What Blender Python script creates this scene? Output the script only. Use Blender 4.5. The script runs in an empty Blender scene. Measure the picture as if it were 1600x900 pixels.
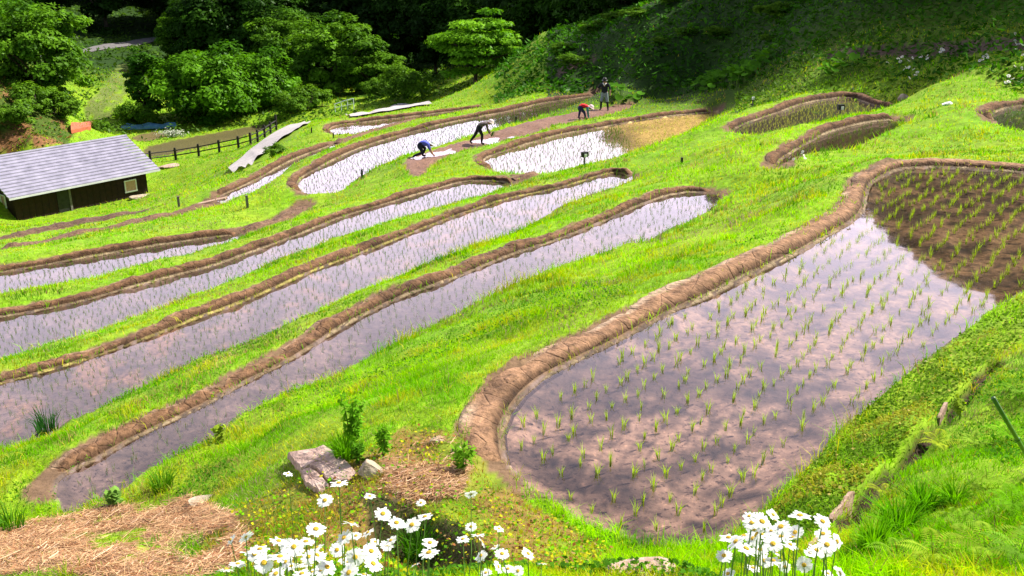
import bpy, math, random
import numpy as np
from mathutils import Vector, Matrix

random.seed(7)
RNG = np.random.default_rng(7)
scn = bpy.context.scene
COL = scn.collection
PI = math.pi

# ------------------------------------------------------------------ camera
PITCH = math.radians(20.0)
FPX = 1500.0
CP, SP = math.cos(PITCH), math.sin(PITCH)
cam = bpy.data.cameras.new("camera")
cam.sensor_width = 36.0
cam.lens = FPX / 1600 * 36
cam.clip_start = 0.05
cam.clip_end = 2000
camo = bpy.data.objects.new("camera", cam)
COL.objects.link(camo)
camo.location = (0, 0, 0)
camo.rotation_euler = (PI / 2 - PITCH, 0, 0)
scn.camera = camo


def ray(u, v):
    a = (u - 800) / FPX
    b = (450 - v) / FPX
    return np.array([a, CP + b * SP, -SP + b * CP])


def pz(u, v, z):                       # the point seen at (u, v) of the photograph at height z
    d = ray(u, v)
    return d * (z / d[2])


def pd(u, v, dist):                    # the point seen at (u, v) at a horizontal distance
    d = ray(u, v)
    return d * (dist / math.hypot(d[0], d[1]))


# ------------------------------------------------------------------ helpers
def vnoise(x, y, seed=0):
    xi = np.floor(x).astype(np.int64)
    yi = np.floor(y).astype(np.int64)
    fx, fy = x - xi, y - yi
    fx = fx * fx * (3 - 2 * fx)
    fy = fy * fy * (3 - 2 * fy)

    def h(a, b):
        n = (a * 374761393 + b * 668265263 + seed * 982451653) & 0x7FFFFFFF
        n = ((n ^ (n >> 13)) * 1274126177) & 0x7FFFFFFF
        n = n ^ (n >> 16)
        return (n & 0xFFFF) / 65535.0
    return (h(xi, yi) * (1 - fx) + h(xi + 1, yi) * fx) * (1 - fy) + (h(xi, yi + 1) * (1 - fx) + h(xi + 1, yi + 1) * fx) * fy


def fbm(x, y, seed=0, octaves=3):
    s = 0
    a = 0.5
    for o in range(octaves):
        s = s + a * vnoise(x * 2 ** o, y * 2 ** o, seed + o * 17)
        a *= 0.5
    return s / (1 - 0.5 ** octaves)


def sstep(a, b, x):
    t = np.clip((x - a) / (b - a), 0, 1)
    return t * t * (3 - 2 * t)


def mesh_np(name, V, F, mat=None, col=None, smooth=False, uv=None):
    V = np.asarray(V, np.float32)
    F = np.asarray(F, np.int32)
    me = bpy.data.meshes.new(name)
    me.vertices.add(len(V))
    me.vertices.foreach_set("co", V.ravel())
    k = F.shape[1]
    me.loops.add(F.size)
    me.loops.foreach_set("vertex_index", F.ravel())
    me.polygons.add(len(F))
    me.polygons.foreach_set("loop_start", np.arange(0, F.size, k, dtype=np.int32))
    me.polygons.foreach_set("loop_total", np.full(len(F), k, np.int32))
    if smooth:
        me.polygons.foreach_set("use_smooth", np.ones(len(F), bool))
    if col is not None:
        ca = me.color_attributes.new("Col", 'FLOAT_COLOR', 'POINT')
        c = np.ones((len(V), 4), np.float32)
        c[:, :3] = col
        ca.data.foreach_set("color", c.ravel())
    me.update(calc_edges=True)
    if mat:
        me.materials.append(mat)
    return me


def link(name, me, parent=None, loc=(0, 0, 0), rot=(0, 0, 0), scale=(1, 1, 1)):
    o = bpy.data.objects.new(name, me)
    COL.objects.link(o)
    o.location = [float(c) for c in loc]
    o.rotation_euler = rot
    o.scale = scale if hasattr(scale, '__len__') else (scale,) * 3
    if parent:
        o.parent = parent
    return o


def tag(o, label=None, cat=None, group=None, kind=None):
    if label:
        o["label"] = label
    if cat:
        o["category"] = cat
    if group:
        o["group"] = group
    if kind:
        o["kind"] = kind
    return o


def structure(o):
    o["kind"] = "structure"
    return o


def thing(name, label, cat, loc=(0, 0, 0), rz=0, group=None):
    o = link(name, None, None, loc, (0, 0, rz))
    return tag(o, label, cat, group)


class MB:
    """collects boxes, tubes and lathes into one mesh"""
    def __init__(s):
        s.v, s.f = [], []

    def add(s, v, f):
        b = len(s.v)
        s.v += [tuple(map(float, p)) for p in v]
        s.f += [tuple(i + b for i in q) for q in f]
        return s

    def box(s, c, size, rz=0, tilt=None):
        x, y, z = [d / 2 for d in size]
        M = Matrix.Rotation(rz, 3, 'Z')
        if tilt:
            M = M @ Matrix.Rotation(tilt[1], 3, 'Y') @ Matrix.Rotation(tilt[0], 3, 'X')
        vs = [Vector(c) + M @ Vector((i * x, j * y, k * z)) for k in (-1, 1) for j in (-1, 1) for i in (-1, 1)]
        return s.add(vs, [(0, 2, 3, 1), (4, 5, 7, 6), (0, 1, 5, 4), (2, 6, 7, 3), (0, 4, 6, 2), (1, 3, 7, 5)])

    def hexa(s, bottom, top):
        return s.add(list(bottom) + list(top), [(3, 2, 1, 0), (4, 5, 6, 7), (0, 1, 5, 4), (1, 2, 6, 5), (2, 3, 7, 6), (3, 0, 4, 7)])

    def tube(s, pts, rad, n=8):
        pts = [Vector([float(c) for c in p]) for p in pts]
        if not hasattr(rad, '__len__'):
            rad = [rad] * len(pts)
        vs, fs = [], []
        for i, p in enumerate(pts):
            t = (pts[min(i + 1, len(pts) - 1)] - pts[max(i - 1, 0)]).normalized()
            a = t.orthogonal().normalized() if abs(t.z) > .99 else t.cross(Vector((0, 0, 1))).normalized()
            b = t.cross(a).normalized()
            for k in range(n):
                th = 2 * PI * k / n
                vs.append(p + (a * math.cos(th) + b * math.sin(th)) * rad[i])
        for i in range(len(pts) - 1):
            for k in range(n):
                k2 = (k + 1) % n
                fs.append((i * n + k, i * n + k2, (i + 1) * n + k2, (i + 1) * n + k))
        fs.append(tuple(range(n))[::-1])
        fs.append(tuple((len(pts) - 1) * n + k for k in range(n)))
        return s.add(vs, fs)

    def mesh(s, name, mat, smooth=False):
        me = bpy.data.meshes.new(name)
        me.from_pydata(s.v, [], s.f)
        if smooth:
            for p in me.polygons:
                p.use_smooth = True
        me.materials.append(mat)
        me.update()
        return me

    def build(s, name, mat, parent=None, loc=(0, 0, 0), rz=0, smooth=False):
        return link(name, s.mesh(name, mat, smooth), parent, loc, (0, 0, rz))


# ------------------------------------------------------------------ materials
def new_mat(name):
    m = bpy.data.materials.new(name)
    m.use_nodes = True
    nt = m.node_tree
    nt.nodes.clear()
    out = nt.nodes.new("ShaderNodeOutputMaterial")
    return m, nt, out


def N(nt, t, **kw):
    n = nt.nodes.new(t)
    for k, v in kw.items():
        if k.startswith("i_"):
            n.inputs[k[2:].replace("_", " ")].default_value = v
        else:
            setattr(n, k, v)
    return n


def rgb(*c):
    return (c[0], c[1], c[2], 1)


def noise_ramp(nt, scale, stops, detail=4, coord=None, rough=.6, dist=0.0):
    tc = N(nt, "ShaderNodeTexCoord")
    nz = N(nt, "ShaderNodeTexNoise")
    nz.inputs["Scale"].default_value = scale
    nz.inputs["Detail"].default_value = detail
    nz.inputs["Roughness"].default_value = rough
    nz.inputs["Distortion"].default_value = dist
    nt.links.new(coord or tc.outputs["Object"], nz.inputs["Vector"])
    r = N(nt, "ShaderNodeValToRGB")
    el = r.color_ramp.elements
    while len(el) < len(stops):
        el.new(0.5)
    for e, (p, c) in zip(el, stops):
        e.position = p
        e.color = rgb(*c)
    nt.links.new(nz.outputs["Fac"], r.inputs["Fac"])
    return r, nz


def mat_noise(name, scale, stops, rough=.85, bump=0.0, bscale=None, metal=0, spec=.3, detail=4, dist=0.0):
    m, nt, out = new_mat(name)
    p = N(nt, "ShaderNodeBsdfPrincipled")
    p.inputs["Roughness"].default_value = rough
    p.inputs["Metallic"].default_value = metal
    p.inputs["Specular IOR Level"].default_value = spec
    r, nz = noise_ramp(nt, scale, stops, detail, dist=dist)
    nt.links.new(r.outputs[0], p.inputs["Base Color"])
    if bump:
        tc = N(nt, "ShaderNodeTexCoord")
        n2 = N(nt, "ShaderNodeTexNoise")
        n2.inputs["Scale"].default_value = bscale or scale * 3
        n2.inputs["Detail"].default_value = 6
        nt.links.new(tc.outputs["Object"], n2.inputs["Vector"])
        b = N(nt, "ShaderNodeBump")
        b.inputs["Strength"].default_value = bump
        b.inputs["Distance"].default_value = .05
        nt.links.new(n2.outputs["Fac"], b.inputs["Height"])
        nt.links.new(b.outputs[0], p.inputs["Normal"])
    nt.links.new(p.outputs[0], out.inputs[0])
    return m


def mat_leaf(name, tint=(1, 1, 1), trans=.35, gloss=.04):
    """leaf: the colour of each blade comes from its own attribute"""
    m, nt, out = new_mat(name)
    at = N(nt, "ShaderNodeAttribute", attribute_name="Col")
    mx = N(nt, "ShaderNodeMix", data_type='RGBA', blend_type='MULTIPLY')
    mx.inputs["Factor"].default_value = 1
    nt.links.new(at.outputs["Color"], mx.inputs["A"])
    mx.inputs["B"].default_value = rgb(*tint)
    d = N(nt, "ShaderNodeBsdfDiffuse")
    t = N(nt, "ShaderNodeBsdfTranslucent")
    nt.links.new(mx.outputs["Result"], d.inputs[0])
    hs = N(nt, "ShaderNodeHueSaturation")
    hs.inputs["Value"].default_value = 1.25
    hs.inputs["Saturation"].default_value = 1.1
    nt.links.new(mx.outputs["Result"], hs.inputs["Color"])
    nt.links.new(hs.outputs[0], t.inputs[0])
    s = N(nt, "ShaderNodeMixShader")
    s.inputs[0].default_value = trans
    nt.links.new(d.outputs[0], s.inputs[1])
    nt.links.new(t.outputs[0], s.inputs[2])
    if gloss:
        g = N(nt, "ShaderNodeBsdfGlossy")
        g.inputs["Roughness"].default_value = .42
        s2 = N(nt, "ShaderNodeMixShader")
        s2.inputs[0].default_value = gloss
        nt.links.new(s.outputs[0], s2.inputs[1])
        nt.links.new(g.outputs[0], s2.inputs[2])
        s = s2
    nt.links.new(s.outputs[0], out.inputs[0])
    return m


def mat_attr(name, rough=.9, bump=.5, bscale=30.0, vor=0.0, mottled=.5, mscale=9.0, litter=False):
    """earth: colour attribute times a mottling noise"""
    m, nt, out = new_mat(name)
    p = N(nt, "ShaderNodeBsdfPrincipled")
    p.inputs["Roughness"].default_value = rough
    p.inputs["Specular IOR Level"].default_value = .2
    at = N(nt, "ShaderNodeAttribute", attribute_name="Col")
    r, nz = noise_ramp(nt, mscale, [(.3, (1 - mottled,) * 3), (.7, (1 + mottled * .6,) * 3)], 6)
    mx = N(nt, "ShaderNodeMix", data_type='RGBA', blend_type='MULTIPLY')
    mx.inputs["Factor"].default_value = 1
    nt.links.new(at.outputs["Color"], mx.inputs["A"])
    nt.links.new(r.outputs[0], mx.inputs["B"])
    if litter:
        r2, _ = noise_ramp(nt, 20.0, [(.34, (.25, .20, .18)), (.42, (1, 1, 1)), (.60, (1, 1, 1)), (.70, (1.8, 1.7, 1.6))], 4)
        m2 = N(nt, "ShaderNodeMix", data_type='RGBA', blend_type='MULTIPLY')
        m2.inputs["Factor"].default_value = 1
        nt.links.new(mx.outputs["Result"], m2.inputs["A"])
        nt.links.new(r2.outputs[0], m2.inputs["B"])
        mx = m2
    nt.links.new(mx.outputs["Result"], p.inputs["Base Color"])
    tc = N(nt, "ShaderNodeTexCoord")
    n2 = N(nt, "ShaderNodeTexNoise")
    n2.inputs["Scale"].default_value = bscale
    n2.inputs["Detail"].default_value = 6
    nt.links.new(tc.outputs["Object"], n2.inputs["Vector"])
    b = N(nt, "ShaderNodeBump")
    b.inputs["Strength"].default_value = bump
    b.inputs["Distance"].default_value = .04
    nt.links.new(n2.outputs["Fac"], b.inputs["Height"])
    last = b
    if vor:
        v = N(nt, "ShaderNodeTexVoronoi", feature='DISTANCE_TO_EDGE')
        v.inputs["Scale"].default_value = vor
        nt.links.new(tc.outputs["Object"], v.inputs["Vector"])
        cr = N(nt, "ShaderNodeMapRange")
        cr.inputs["From Max"].default_value = .05
        nt.links.new(v.outputs["Distance"], cr.inputs["Value"])
        b2 = N(nt, "ShaderNodeBump")
        b2.inputs["Strength"].default_value = .55
        b2.inputs["Distance"].default_value = .03
        nt.links.new(cr.outputs[0], b2.inputs["Height"])
        nt.links.new(b.outputs[0], b2.inputs["Normal"])
        last = b2
    nt.links.new(last.outputs[0], p.inputs["Normal"])
    nt.links.new(p.outputs[0], out.inputs[0])
    return m


def mat_water(name, ior=1.41, wave=.02, wscale=1.2):
    m, nt, out = new_mat(name)
    tr = N(nt, "ShaderNodeBsdfTransparent")
    tr.inputs[0].default_value = rgb(.88, .84, .82)
    g = N(nt, "ShaderNodeBsdfGlossy")
    g.inputs["Roughness"].default_value = .03
    g.inputs["Color"].default_value = rgb(1, 1, 1)
    fr = N(nt, "ShaderNodeFresnel")
    fr.inputs["IOR"].default_value = ior
    tc = N(nt, "ShaderNodeTexCoord")
    nz = N(nt, "ShaderNodeTexNoise")
    nz.inputs["Scale"].default_value = wscale
    nz.inputs["Detail"].default_value = 2
    nt.links.new(tc.outputs["Object"], nz.inputs["Vector"])
    b = N(nt, "ShaderNodeBump")
    b.inputs["Strength"].default_value = wave
    b.inputs["Distance"].default_value = .1
    nt.links.new(nz.outputs["Fac"], b.inputs["Height"])
    nt.links.new(b.outputs[0], g.inputs["Normal"])
    s = N(nt, "ShaderNodeMixShader")
    nt.links.new(fr.outputs[0], s.inputs[0])
    nt.links.new(tr.outputs[0], s.inputs[1])
    nt.links.new(g.outputs[0], s.inputs[2])
    nt.links.new(s.outputs[0], out.inputs[0])
    return m


M_GRASS = mat_leaf("grass_blade", trans=.42, gloss=0)
M_LEAF = mat_leaf("tree_leaf", trans=.32, gloss=.006)
M_SEED = mat_leaf("rice_blade", trans=.40, gloss=.03)
M_STRAW = mat_leaf("straw", trans=.1, gloss=.03)
M_GROUND = mat_attr("soil_and_turf", .95, .6, 14.0, 0, .45, 5.0)
M_MUD = mat_attr("mud_bank", .9, .8, 22.0, 3.2, .62, 9.0)
M_BED = mat_attr("mud_bed", .7, .4, 12.0, 0, .6, 9.0, True)
M_WATER = mat_water("paddy_water")
M_BARK = mat_noise("bark", 6, [(.3, (.035, .026, .02)), (.7, (.10, .08, .06))], .95, .8, 20)
M_WOOD_DARK = mat_noise("dark_stained_boards", 3, [(.3, (.010, .0035, .003)), (.7, (.028, .008, .006))], .7, .3, 30)
M_FENCE = mat_noise("dark_fence_timber", 8, [(.3, (.012, .010, .010)), (.7, (.035, .028, .026))], .7, .3, 40)
M_ROOF = mat_noise("grey_metal_roof", 1.6, [(.3, (.19, .18, .24)), (.7, (.33, .31, .40))], .5, .05, 12, 0.0, .5)
M_ROOF_EDGE = mat_noise("pale_metal_edge", 2, [(.3, (.5, .5, .52)), (.7, (.62, .62, .64))], .5)
M_WHITE = mat_noise("white_paint", 5, [(.3, (.72, .72, .74)), (.7, (.82, .82, .82))], .5)
M_CURTAIN = mat_noise("tan_window_blind", 6, [(.3, (.42, .25, .16)), (.7, (.58, .38, .27))], .7)
M_CONC = mat_noise("pale_concrete", 1.5, [(.3, (.34, .31, .30)), (.7, (.46, .42, .41))], .9, .3, 8)
M_ASPH = mat_noise("road_asphalt", 2, [(.3, (.12, .11, .11)), (.7, (.18, .17, .17))], .9)
M_STONE = mat_noise("mauve_stone", 5, [(.25, (.22, .13, .10)), (.5, (.42, .29, .23)), (.75, (.55, .42, .35))], .9, .8, 14)
M_STONE2 = mat_noise("tan_stone", 6, [(.25, (.20, .15, .10)), (.5, (.38, .31, .22)), (.75, (.5, .43, .33))], .9, .8, 12)
M_BOARD = mat_noise("weathered_board", 9, [(.3, (.24, .15, .10)), (.7, (.44, .31, .23))], .85, .4, 25)
M_TARP = mat_noise("blue_sheet", 3, [(.3, (.06, .22, .48)), (.7, (.22, .45, .70))], .5, .3, 8)
M_RUST = mat_noise("rusty_sheet", 4, [(.3, (.30, .07, .03)), (.7, (.48, .14, .07))], .7, .2, 10)
M_BLACK = mat_noise("black_plastic", 5, [(.3, (.012, .012, .013)), (.7, (.03, .03, .03))], .5)
M_PETAL, _nt, _o = new_mat("daisy_petal")
_d = N(_nt, "ShaderNodeBsdfDiffuse")
_t = N(_nt, "ShaderNodeBsdfTranslucent")
_r, _ = noise_ramp(_nt, 40, [(.3, (.80, .80, .79)), (.7, (.88, .88, .87))])
_nt.links.new(_r.outputs[0], _d.inputs[0])
_nt.links.new(_r.outputs[0], _t.inputs[0])
_s = N(_nt, "ShaderNodeMixShader")
_s.inputs[0].default_value = .42
_nt.links.new(_d.outputs[0], _s.inputs[1])
_nt.links.new(_t.outputs[0], _s.inputs[2])
_nt.links.new(_s.outputs[0], _o.inputs[0])
M_YOLK = mat_noise("daisy_centre", 60, [(.3, (.55, .33, .02)), (.7, (.80, .55, .05))], .8, .6, 300)
M_STEM = mat_noise("green_stem", 20, [(.3, (.07, .14, .02)), (.7, (.13, .24, .04))], .7)
M_CANE = mat_noise("green_cane", 12, [(.3, (.03, .10, .015)), (.7, (.06, .17, .03))], .45, 0, None, 0, .5)
M_POST = mat_noise("grey_stake", 9, [(.3, (.10, .09, .08)), (.7, (.2, .18, .16))], .85)
M_PIPE = mat_noise("white_pipe", 9, [(.3, (.60, .68, .68)), (.7, (.75, .80, .78))], .5)

# ------------------------------------------------------------------ paddies, traced and laid at their levels
PADDY = {
 'nearest': dict(z=-4.4, w=.55, h=.17, ridge=[(809,745),(794,720),(787,695),(789,664),(803,640),(819,619),(850,593),(903,565),(966,535),(1012,510),(1059,485),(1109,465),(1162,437),(1197,421),(1250,396),(1287,374),(1331,349),(1350,330),(1355,308),(1362,289),(1381,277),(1406,266),(1444,263),(1490,263),(1537,266),(1600,271),(1680,284),(1760,305)],
   bank=[(1800,340),(1790,380),(1690,425),(1597,457),(1553,482),(1519,507),(1472,544),(1422,579),(1381,613),(1350,640),(1312,670),(1284,704),(1256,732),(1219,764),(1187,798),(1160,819),(1134,842),(1103,851),(1075,852),(1037,850),(997,848),(966,834),(912,817),(875,789),(841,770)]),
 'narrow': dict(z=-6.0, w=.42, h=.15, ridge=[(87,764),(94,748),(116,736),(162,714),(219,682),(281,654),(325,632),(400,591),(456,563),(525,519),(575,491),(634,463),(700,440),(744,422),(806,397),(862,379),(912,360),(960,340),(1010,318),(1050,305),(1090,301),(1120,306)],
   bank=[(1123,316),(1105,330),(1075,345),(1040,361),(1012,376),(919,401),(844,427),(775,457),(728,482),(666,513),(619,535),(556,569),(494,597),(431,620),(403,636),(372,651),(337,682),(300,698),(259,720),(225,738),(194,764),(162,779),(134,790),(106,801),(92,785)]),
 'brown': dict(z=-7.1, w=.42, h=.16, ridge=[(-160,640),(0,601),(44,589),(125,566),(187,545),(250,522),(312,497),(375,475),(437,448),(500,420),(587,388),(656,360),(730,332),(800,310),(875,294),(950,272),(970,272),(987,277)],
   bank=[(984,284),(950,296),(887,318),(840,345),(794,368),(728,390),(700,399),(650,421),(587,447),(525,476),(462,501),(400,535),(312,564),(234,600),(172,631),(109,658),(78,680),(31,694),(0,702),(-160,750)]),
 'lilac': dict(z=-8.2, w=.45, h=.2, ridge=[(-160,525),(0,497),(62,486),(125,473),(187,455),(234,443),(281,430),(328,418),(375,402),(469,367),(535,340),(625,313),(685,295),(730,284),(775,284),(803,288)],
   bank=[(793,292),(730,316),(640,343),(550,364),(478,390),(437,403),(359,441),(297,463),(219,497),(125,528),(47,550),(0,564),(-160,600)]),
 'leftmost': dict(z=-10.0, w=.5, h=.26, ridge=[(-160,452),(0,427),(90,412),(180,396),(270,381),(360,369),(374,370)],
   bank=[(360,381),(300,398),(240,416),(186,433),(120,444),(47,454),(0,460),(-160,485)]),
 'yellow': dict(z=-8.5, w=.6, h=.27, ridge=[(775,267),(760,257),(762,247),(812,230),(875,212),(940,200),(1000,189),(1050,182),(1090,178),(1116,175)],
   bank=[(1122,179),(1115,186),(1100,193),(1055,222),(1004,246),(960,254),(912,257),(862,270),(800,273)]),
 'muddy': dict(z=-8.9, w=0, h=0, ridge=[],
   bank=[(632,257),(645,245),(675,236),(725,222),(775,207),(850,186),(925,173),(962,166),(1012,160),(1012,165),(962,177),(925,186),(887,196),(812,218),(750,233),(720,238),(677,258),(660,275),(645,276)]),
 'white': dict(z=-9.7, w=.6, h=.30, ridge=[(474,301),(466,292),(468,284),(484,271),(550,238),(610,217),(700,193),(790,176),(845,163),(890,156),(930,150)],
   bank=[(940,154),(932,160),(900,171),(862,177),(812,192),(737,212),(685,228),(640,242),(595,259),(556,280),(535,297),(508,302)]),
 'sliver': dict(z=-11.0, w=.6, h=.3, ridge=[(343,308),(400,282),(460,250),(510,231),(522,227)],
   bank=[(520,235),(475,259),(415,293),(388,313),(358,321)]),
 'farthest': dict(z=-12.0, w=.6, h=.3, ridge=[(519,209),(516,203),(530,196),(595,189),(680,178),(760,168)],
   bank=[(755,173),(680,187),(600,198),(560,210)]),
 'grey': dict(z=-6.3, w=.5, h=.27, ridge=[(1144,205),(1171,192),(1225,174),(1270,160),(1327,153),(1342,158),(1370,167),(1399,174)],
   bank=[(1390,178),(1330,181),(1291,189),(1240,205),(1210,214),(1180,212)]),
 'crescent': dict(z=-5.6, w=.5, h=.24, ridge=[(1213,262),(1222,250),(1240,238),(1264,224),(1300,207),(1360,192),(1408,188)],
   bank=[(1412,193),(1360,219),(1330,232),(1300,236),(1264,240),(1235,250)]),
 'corner': dict(z=-5.1, w=.6, h=.27, ridge=[(1556,190),(1549,180),(1564,173),(1600,166),(1680,160)],
   bank=[(1690,200),(1600,205),(1570,199)]),
 'fenced': dict(z=-17.3, w=0, h=0, ridge=[], bank=[(225,233),(270,220),(340,207),(408,195),(414,204),(360,220),(300,234),(240,246)]),
 'sheet': dict(z=-17.3, w=0, h=0, ridge=[], bank=[(205,215),(230,208),(255,207),(258,214),(222,221)]),
}


def cr_curve(P, closed, sub=5):
    P = np.asarray(P, float)
    n = len(P)
    out = []
    rng = range(n) if closed else range(n - 1)
    for i in rng:
        p0 = P[(i - 1) % n] if closed or i > 0 else 2 * P[0] - P[1]
        p1 = P[i]
        p2 = P[(i + 1) % n]
        p3 = P[(i + 2) % n] if closed or i + 2 < n else 2 * P[-1] - P[-2]
        for k in range(sub):
            t = k / sub
            out.append(.5 * ((2 * p1) + (-p0 + p2) * t + (2 * p0 - 5 * p1 + 4 * p2 - p3) * t * t + (-p0 + 3 * p1 - 3 * p2 + p3) * t ** 3))
    if not closed:
        out.append(P[-1])
    return np.array(out)


def area2(P):
    x, y = P[:, 0], P[:, 1]
    return np.sum(x * np.roll(y, -1) - y * np.roll(x, -1))


def inside(poly, x, y):
    r = np.zeros(x.shape, bool)
    n = len(poly)
    for i in range(n):
        x1, y1 = poly[i][:2]
        x2, y2 = poly[(i + 1) % n][:2]
        if y1 == y2:
            continue
        c = ((y1 > y) != (y2 > y)) & (x < (x2 - x1) * (y - y1) / (y2 - y1) + x1)
        r ^= c
    return r


def polydist(P, x, y, closed):
    best = np.full(x.shape, 1e9)
    n = len(P)
    for i in range(n if closed else n - 1):
        ax, ay = P[i][:2]
        bx, by = P[(i + 1) % n][:2]
        dx, dy = bx - ax, by - ay
        L = dx * dx + dy * dy + 1e-12
        t = np.clip(((x - ax) * dx + (y - ay) * dy) / L, 0, 1)
        best = np.minimum(best, (x - ax - t * dx) ** 2 + (y - ay - t * dy) ** 2)
    return np.sqrt(best)


def resample(P, step):
    P = np.asarray(P)
    seg = np.linalg.norm(np.diff(P, axis=0), axis=1)
    s = np.concatenate([[0], np.cumsum(seg)])
    n = max(2, int(s[-1] / step) + 1)
    q = np.linspace(0, s[-1], n)
    return np.stack([np.interp(q, s, P[:, k]) for k in range(P.shape[1])], 1), q


def offset_line(R, sgn, dist):
    T = np.gradient(R[:, :2], axis=0)
    T /= np.linalg.norm(T, axis=1, keepdims=True) + 1e-9
    Nn = np.stack([T[:, 1], -T[:, 0]], 1) * sgn
    return Nn


CTRL = []
for nm, d in PADDY.items():
    d['w'] *= .66
    d['h'] *= .80
    z = d['z']
    px_poly = d['ridge'] + d['bank']
    W3 = np.array([pz(u, v, z) for u, v in px_poly])
    d['poly'] = cr_curve(W3, True, 4)
    ar = area2(d['poly'])
    d['sgn'] = 1 if ar > 0 else -1          # CCW: outward normal is (ty, -tx)
    if d['ridge']:
        Rw = np.array([pz(u, v, z) for u, v in d['ridge']])
        Rw = cr_curve(Rw, False, 5)
        d['rline'], _ = resample(Rw, .4)
        nn = offset_line(d['rline'], d['sgn'], 1)
        out = d['rline'][:, :2] + nn * (d['w'] + .10)
        k = max(1, int(len(out) / 26))
        for p in out[::k]:
            CTRL.append((p[0], p[1], z + d['h'] * .8))
        for p in W3[len(d['ridge']):]:
            CTRL.append((p[0], p[1], z + .03))
        for p in W3[:len(d['ridge'])]:
            CTRL.append((p[0], p[1], z + .03))
    else:
        for p in W3:
            CTRL.append((p[0], p[1], z + .04))
    c = d['poly'].mean(0)

# dry banks without water of their own
DRY = {
 'a': dict(z=-10.0, w=.6, h=.25, line=[(374,367),(405,359),(440,345),(474,326)], side=1),
 'b': dict(z=-11.2, w=.8, h=.3, line=[(0,392),(70,378),(150,361),(230,345),(330,323)], side=1),
 'c': dict(z=-12.4, w=.9, h=.32, line=[(-60,383),(0,373),(80,357),(160,343),(245,332)], side=1),
 'd': dict(z=-11.0, w=.6, h=.3, line=[(526,226),(560,213),(600,202),(655,189)], side=1),
 'e': dict(z=-8.3, w=.45, h=.2, line=[(803,289),(830,284),(822,280),(780,280)], side=1),
}
for k, d in DRY.items():
    d['w'] *= .7
    Rw = cr_curve(np.array([pz(u, v, d['z']) for u, v in d['line']]), False, 5)
    d['rline'], _ = resample(Rw, .4)
    if k == 'e':
        continue
    for p in d['rline'][::4]:
        CTRL.append((p[0], p[1], d['z']))

for x, y, z in [(0,0,-1.6),(0,-6,-1.0),(-4,0,-2.4),(4,0,-1.55),(8,-2,-1.4),(-8,-2,-3.2),(0,2.3,-2.4),(1.2,2.4,-2.35),(-1,2.4,-2.6),(2.5,2.8,-2.2),(-2.2,2.6,-3.0),
                (0,4.4,-3.3),(-6,4,-4.6),(-14,4,-6.4),(14,2,-1.2),(-12,12,-6.9),(-22,14,-8.4),(-20,4,-7.5),(22,8,-1.2),(18,-4,-.8),(-18,-5,-5)]:
    CTRL.append((x, y, z))
for u, v, z in [(100,890,-5.0),(300,870,-4.8),(450,870,-4.3),(600,885,-3.75),(750,885,-3.8),(900,885,-4.05),(1000,892,-4.05),(1150,892,-3.75),(1300,892,-3.3),(1450,890,-2.9),(1590,890,-2.7),
                (1590,750,-3.3),(1500,750,-3.45),(1590,600,-3.75),(1420,800,-3.5),(1335,803,-4.12),(1405,722,-4.12),(1482,642,-4.12),(1550,565,-4.1),(1300,785,-3.98),(1290,745,-4.08),(1400,650,-4.08),(1460,640,-4.02),(1380,715,-4.0),(1590,500,-4.1),
                (1800,600,-3.5),(1800,480,-4.0),(1900,900,-2.2),(2000,700,-2.6),
                (490,735,-4.5),(620,735,-4.3),(700,690,-4.28),(600,640,-4.5),(500,650,-4.9),(400,720,-5.3),(300,790,-5.6),(200,805,-5.8),(20,800,-6.0),(20,880,-5.3),(250,830,-5.4),(350,760,-5.5),
                (700,560,-5.0),(900,450,-5.1),(1050,410,-5.2),(1200,330,-5.3),
                # the path, the fence line, the house yard and the valley floor
                (357,268,-13.6),(400,240,-13.6),(440,214,-13.6),(490,192,-13.6),(545,181,-13.6),(600,173,-13.4),(670,164,-13.2),(390,268,-12.6),
                (250,253,-17.1),(330,236,-16.8),(400,215,-16.2),(433,200,-15.6),(300,262,-16.6),(28,347,-17.5),(232,303,-17.5),(150,325,-17.5),(0,352,-17.0),(100,300,-17.5),(0,290,-17.5),(260,275,-17.3),
                (300,300,-14.6),(250,315,-15.6),(130,190,-17.2),(200,197,-17.3),(300,193,-17.4),(400,185,-17.0),(110,212,-17.3)]:
    p = pz(u, v, z)
    CTRL.append(tuple(p))
for u, v, dd in [(0,240,76),(50,205,80),(0,150,86),(-150,150,80),(-150,60,95),(110,180,92),(45,140,92),(0,90,100),(-200,250,70),
                 (170,165,108),(200,110,130),(235,95,140),(120,110,125),(150,75,152),(270,57,165),(0,75,150),(380,48,172),(560,45,172),(330,100,140),(450,150,112),(560,160,100),(640,160,95),(450,170,98),(540,150,110),
                 (650,110,130),(650,60,150),(740,155,88),(700,160,88),(800,148,68),(830,105,74),(850,50,82),(760,100,100),
                 (950,138,57),(1000,130,55),(1000,70,61),(1000,10,69),(1100,118,59),(1300,110,46),(1300,88,48),(1300,50,50.5),(1300,0,54),(1550,105,39.5),(1550,85,41.5),(1550,50,44),(1550,0,47),(1450,130,39),(1250,130,46),
                 (1750,100,36),(1750,0,42),(1450,160,36)]:
    CTRL.append(tuple(pd(u, v, dd)))
for az, dd, z in [(25,75,8),(25,110,24),(25,170,45),(18,85,.5),(18,120,9),(12,95,-3),(12,140,6),(32,60,6),(32,100,24),(40,60,8),(42,100,30),(5,120,-12),(5,170,-6),(-5,190,-8),(-12,200,-7),(-20,200,-8),(-28,200,-6),(-35,150,-6),
                  (0,280,8),(-15,290,8),(-30,290,12),(15,240,22),(30,260,60),(45,260,70),(-45,120,-4),(-45,220,8),(-50,60,-10),(48,30,-1)]:
    a = math.radians(az)
    CTRL.append((dd * math.sin(a), dd * math.cos(a), z))
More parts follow.
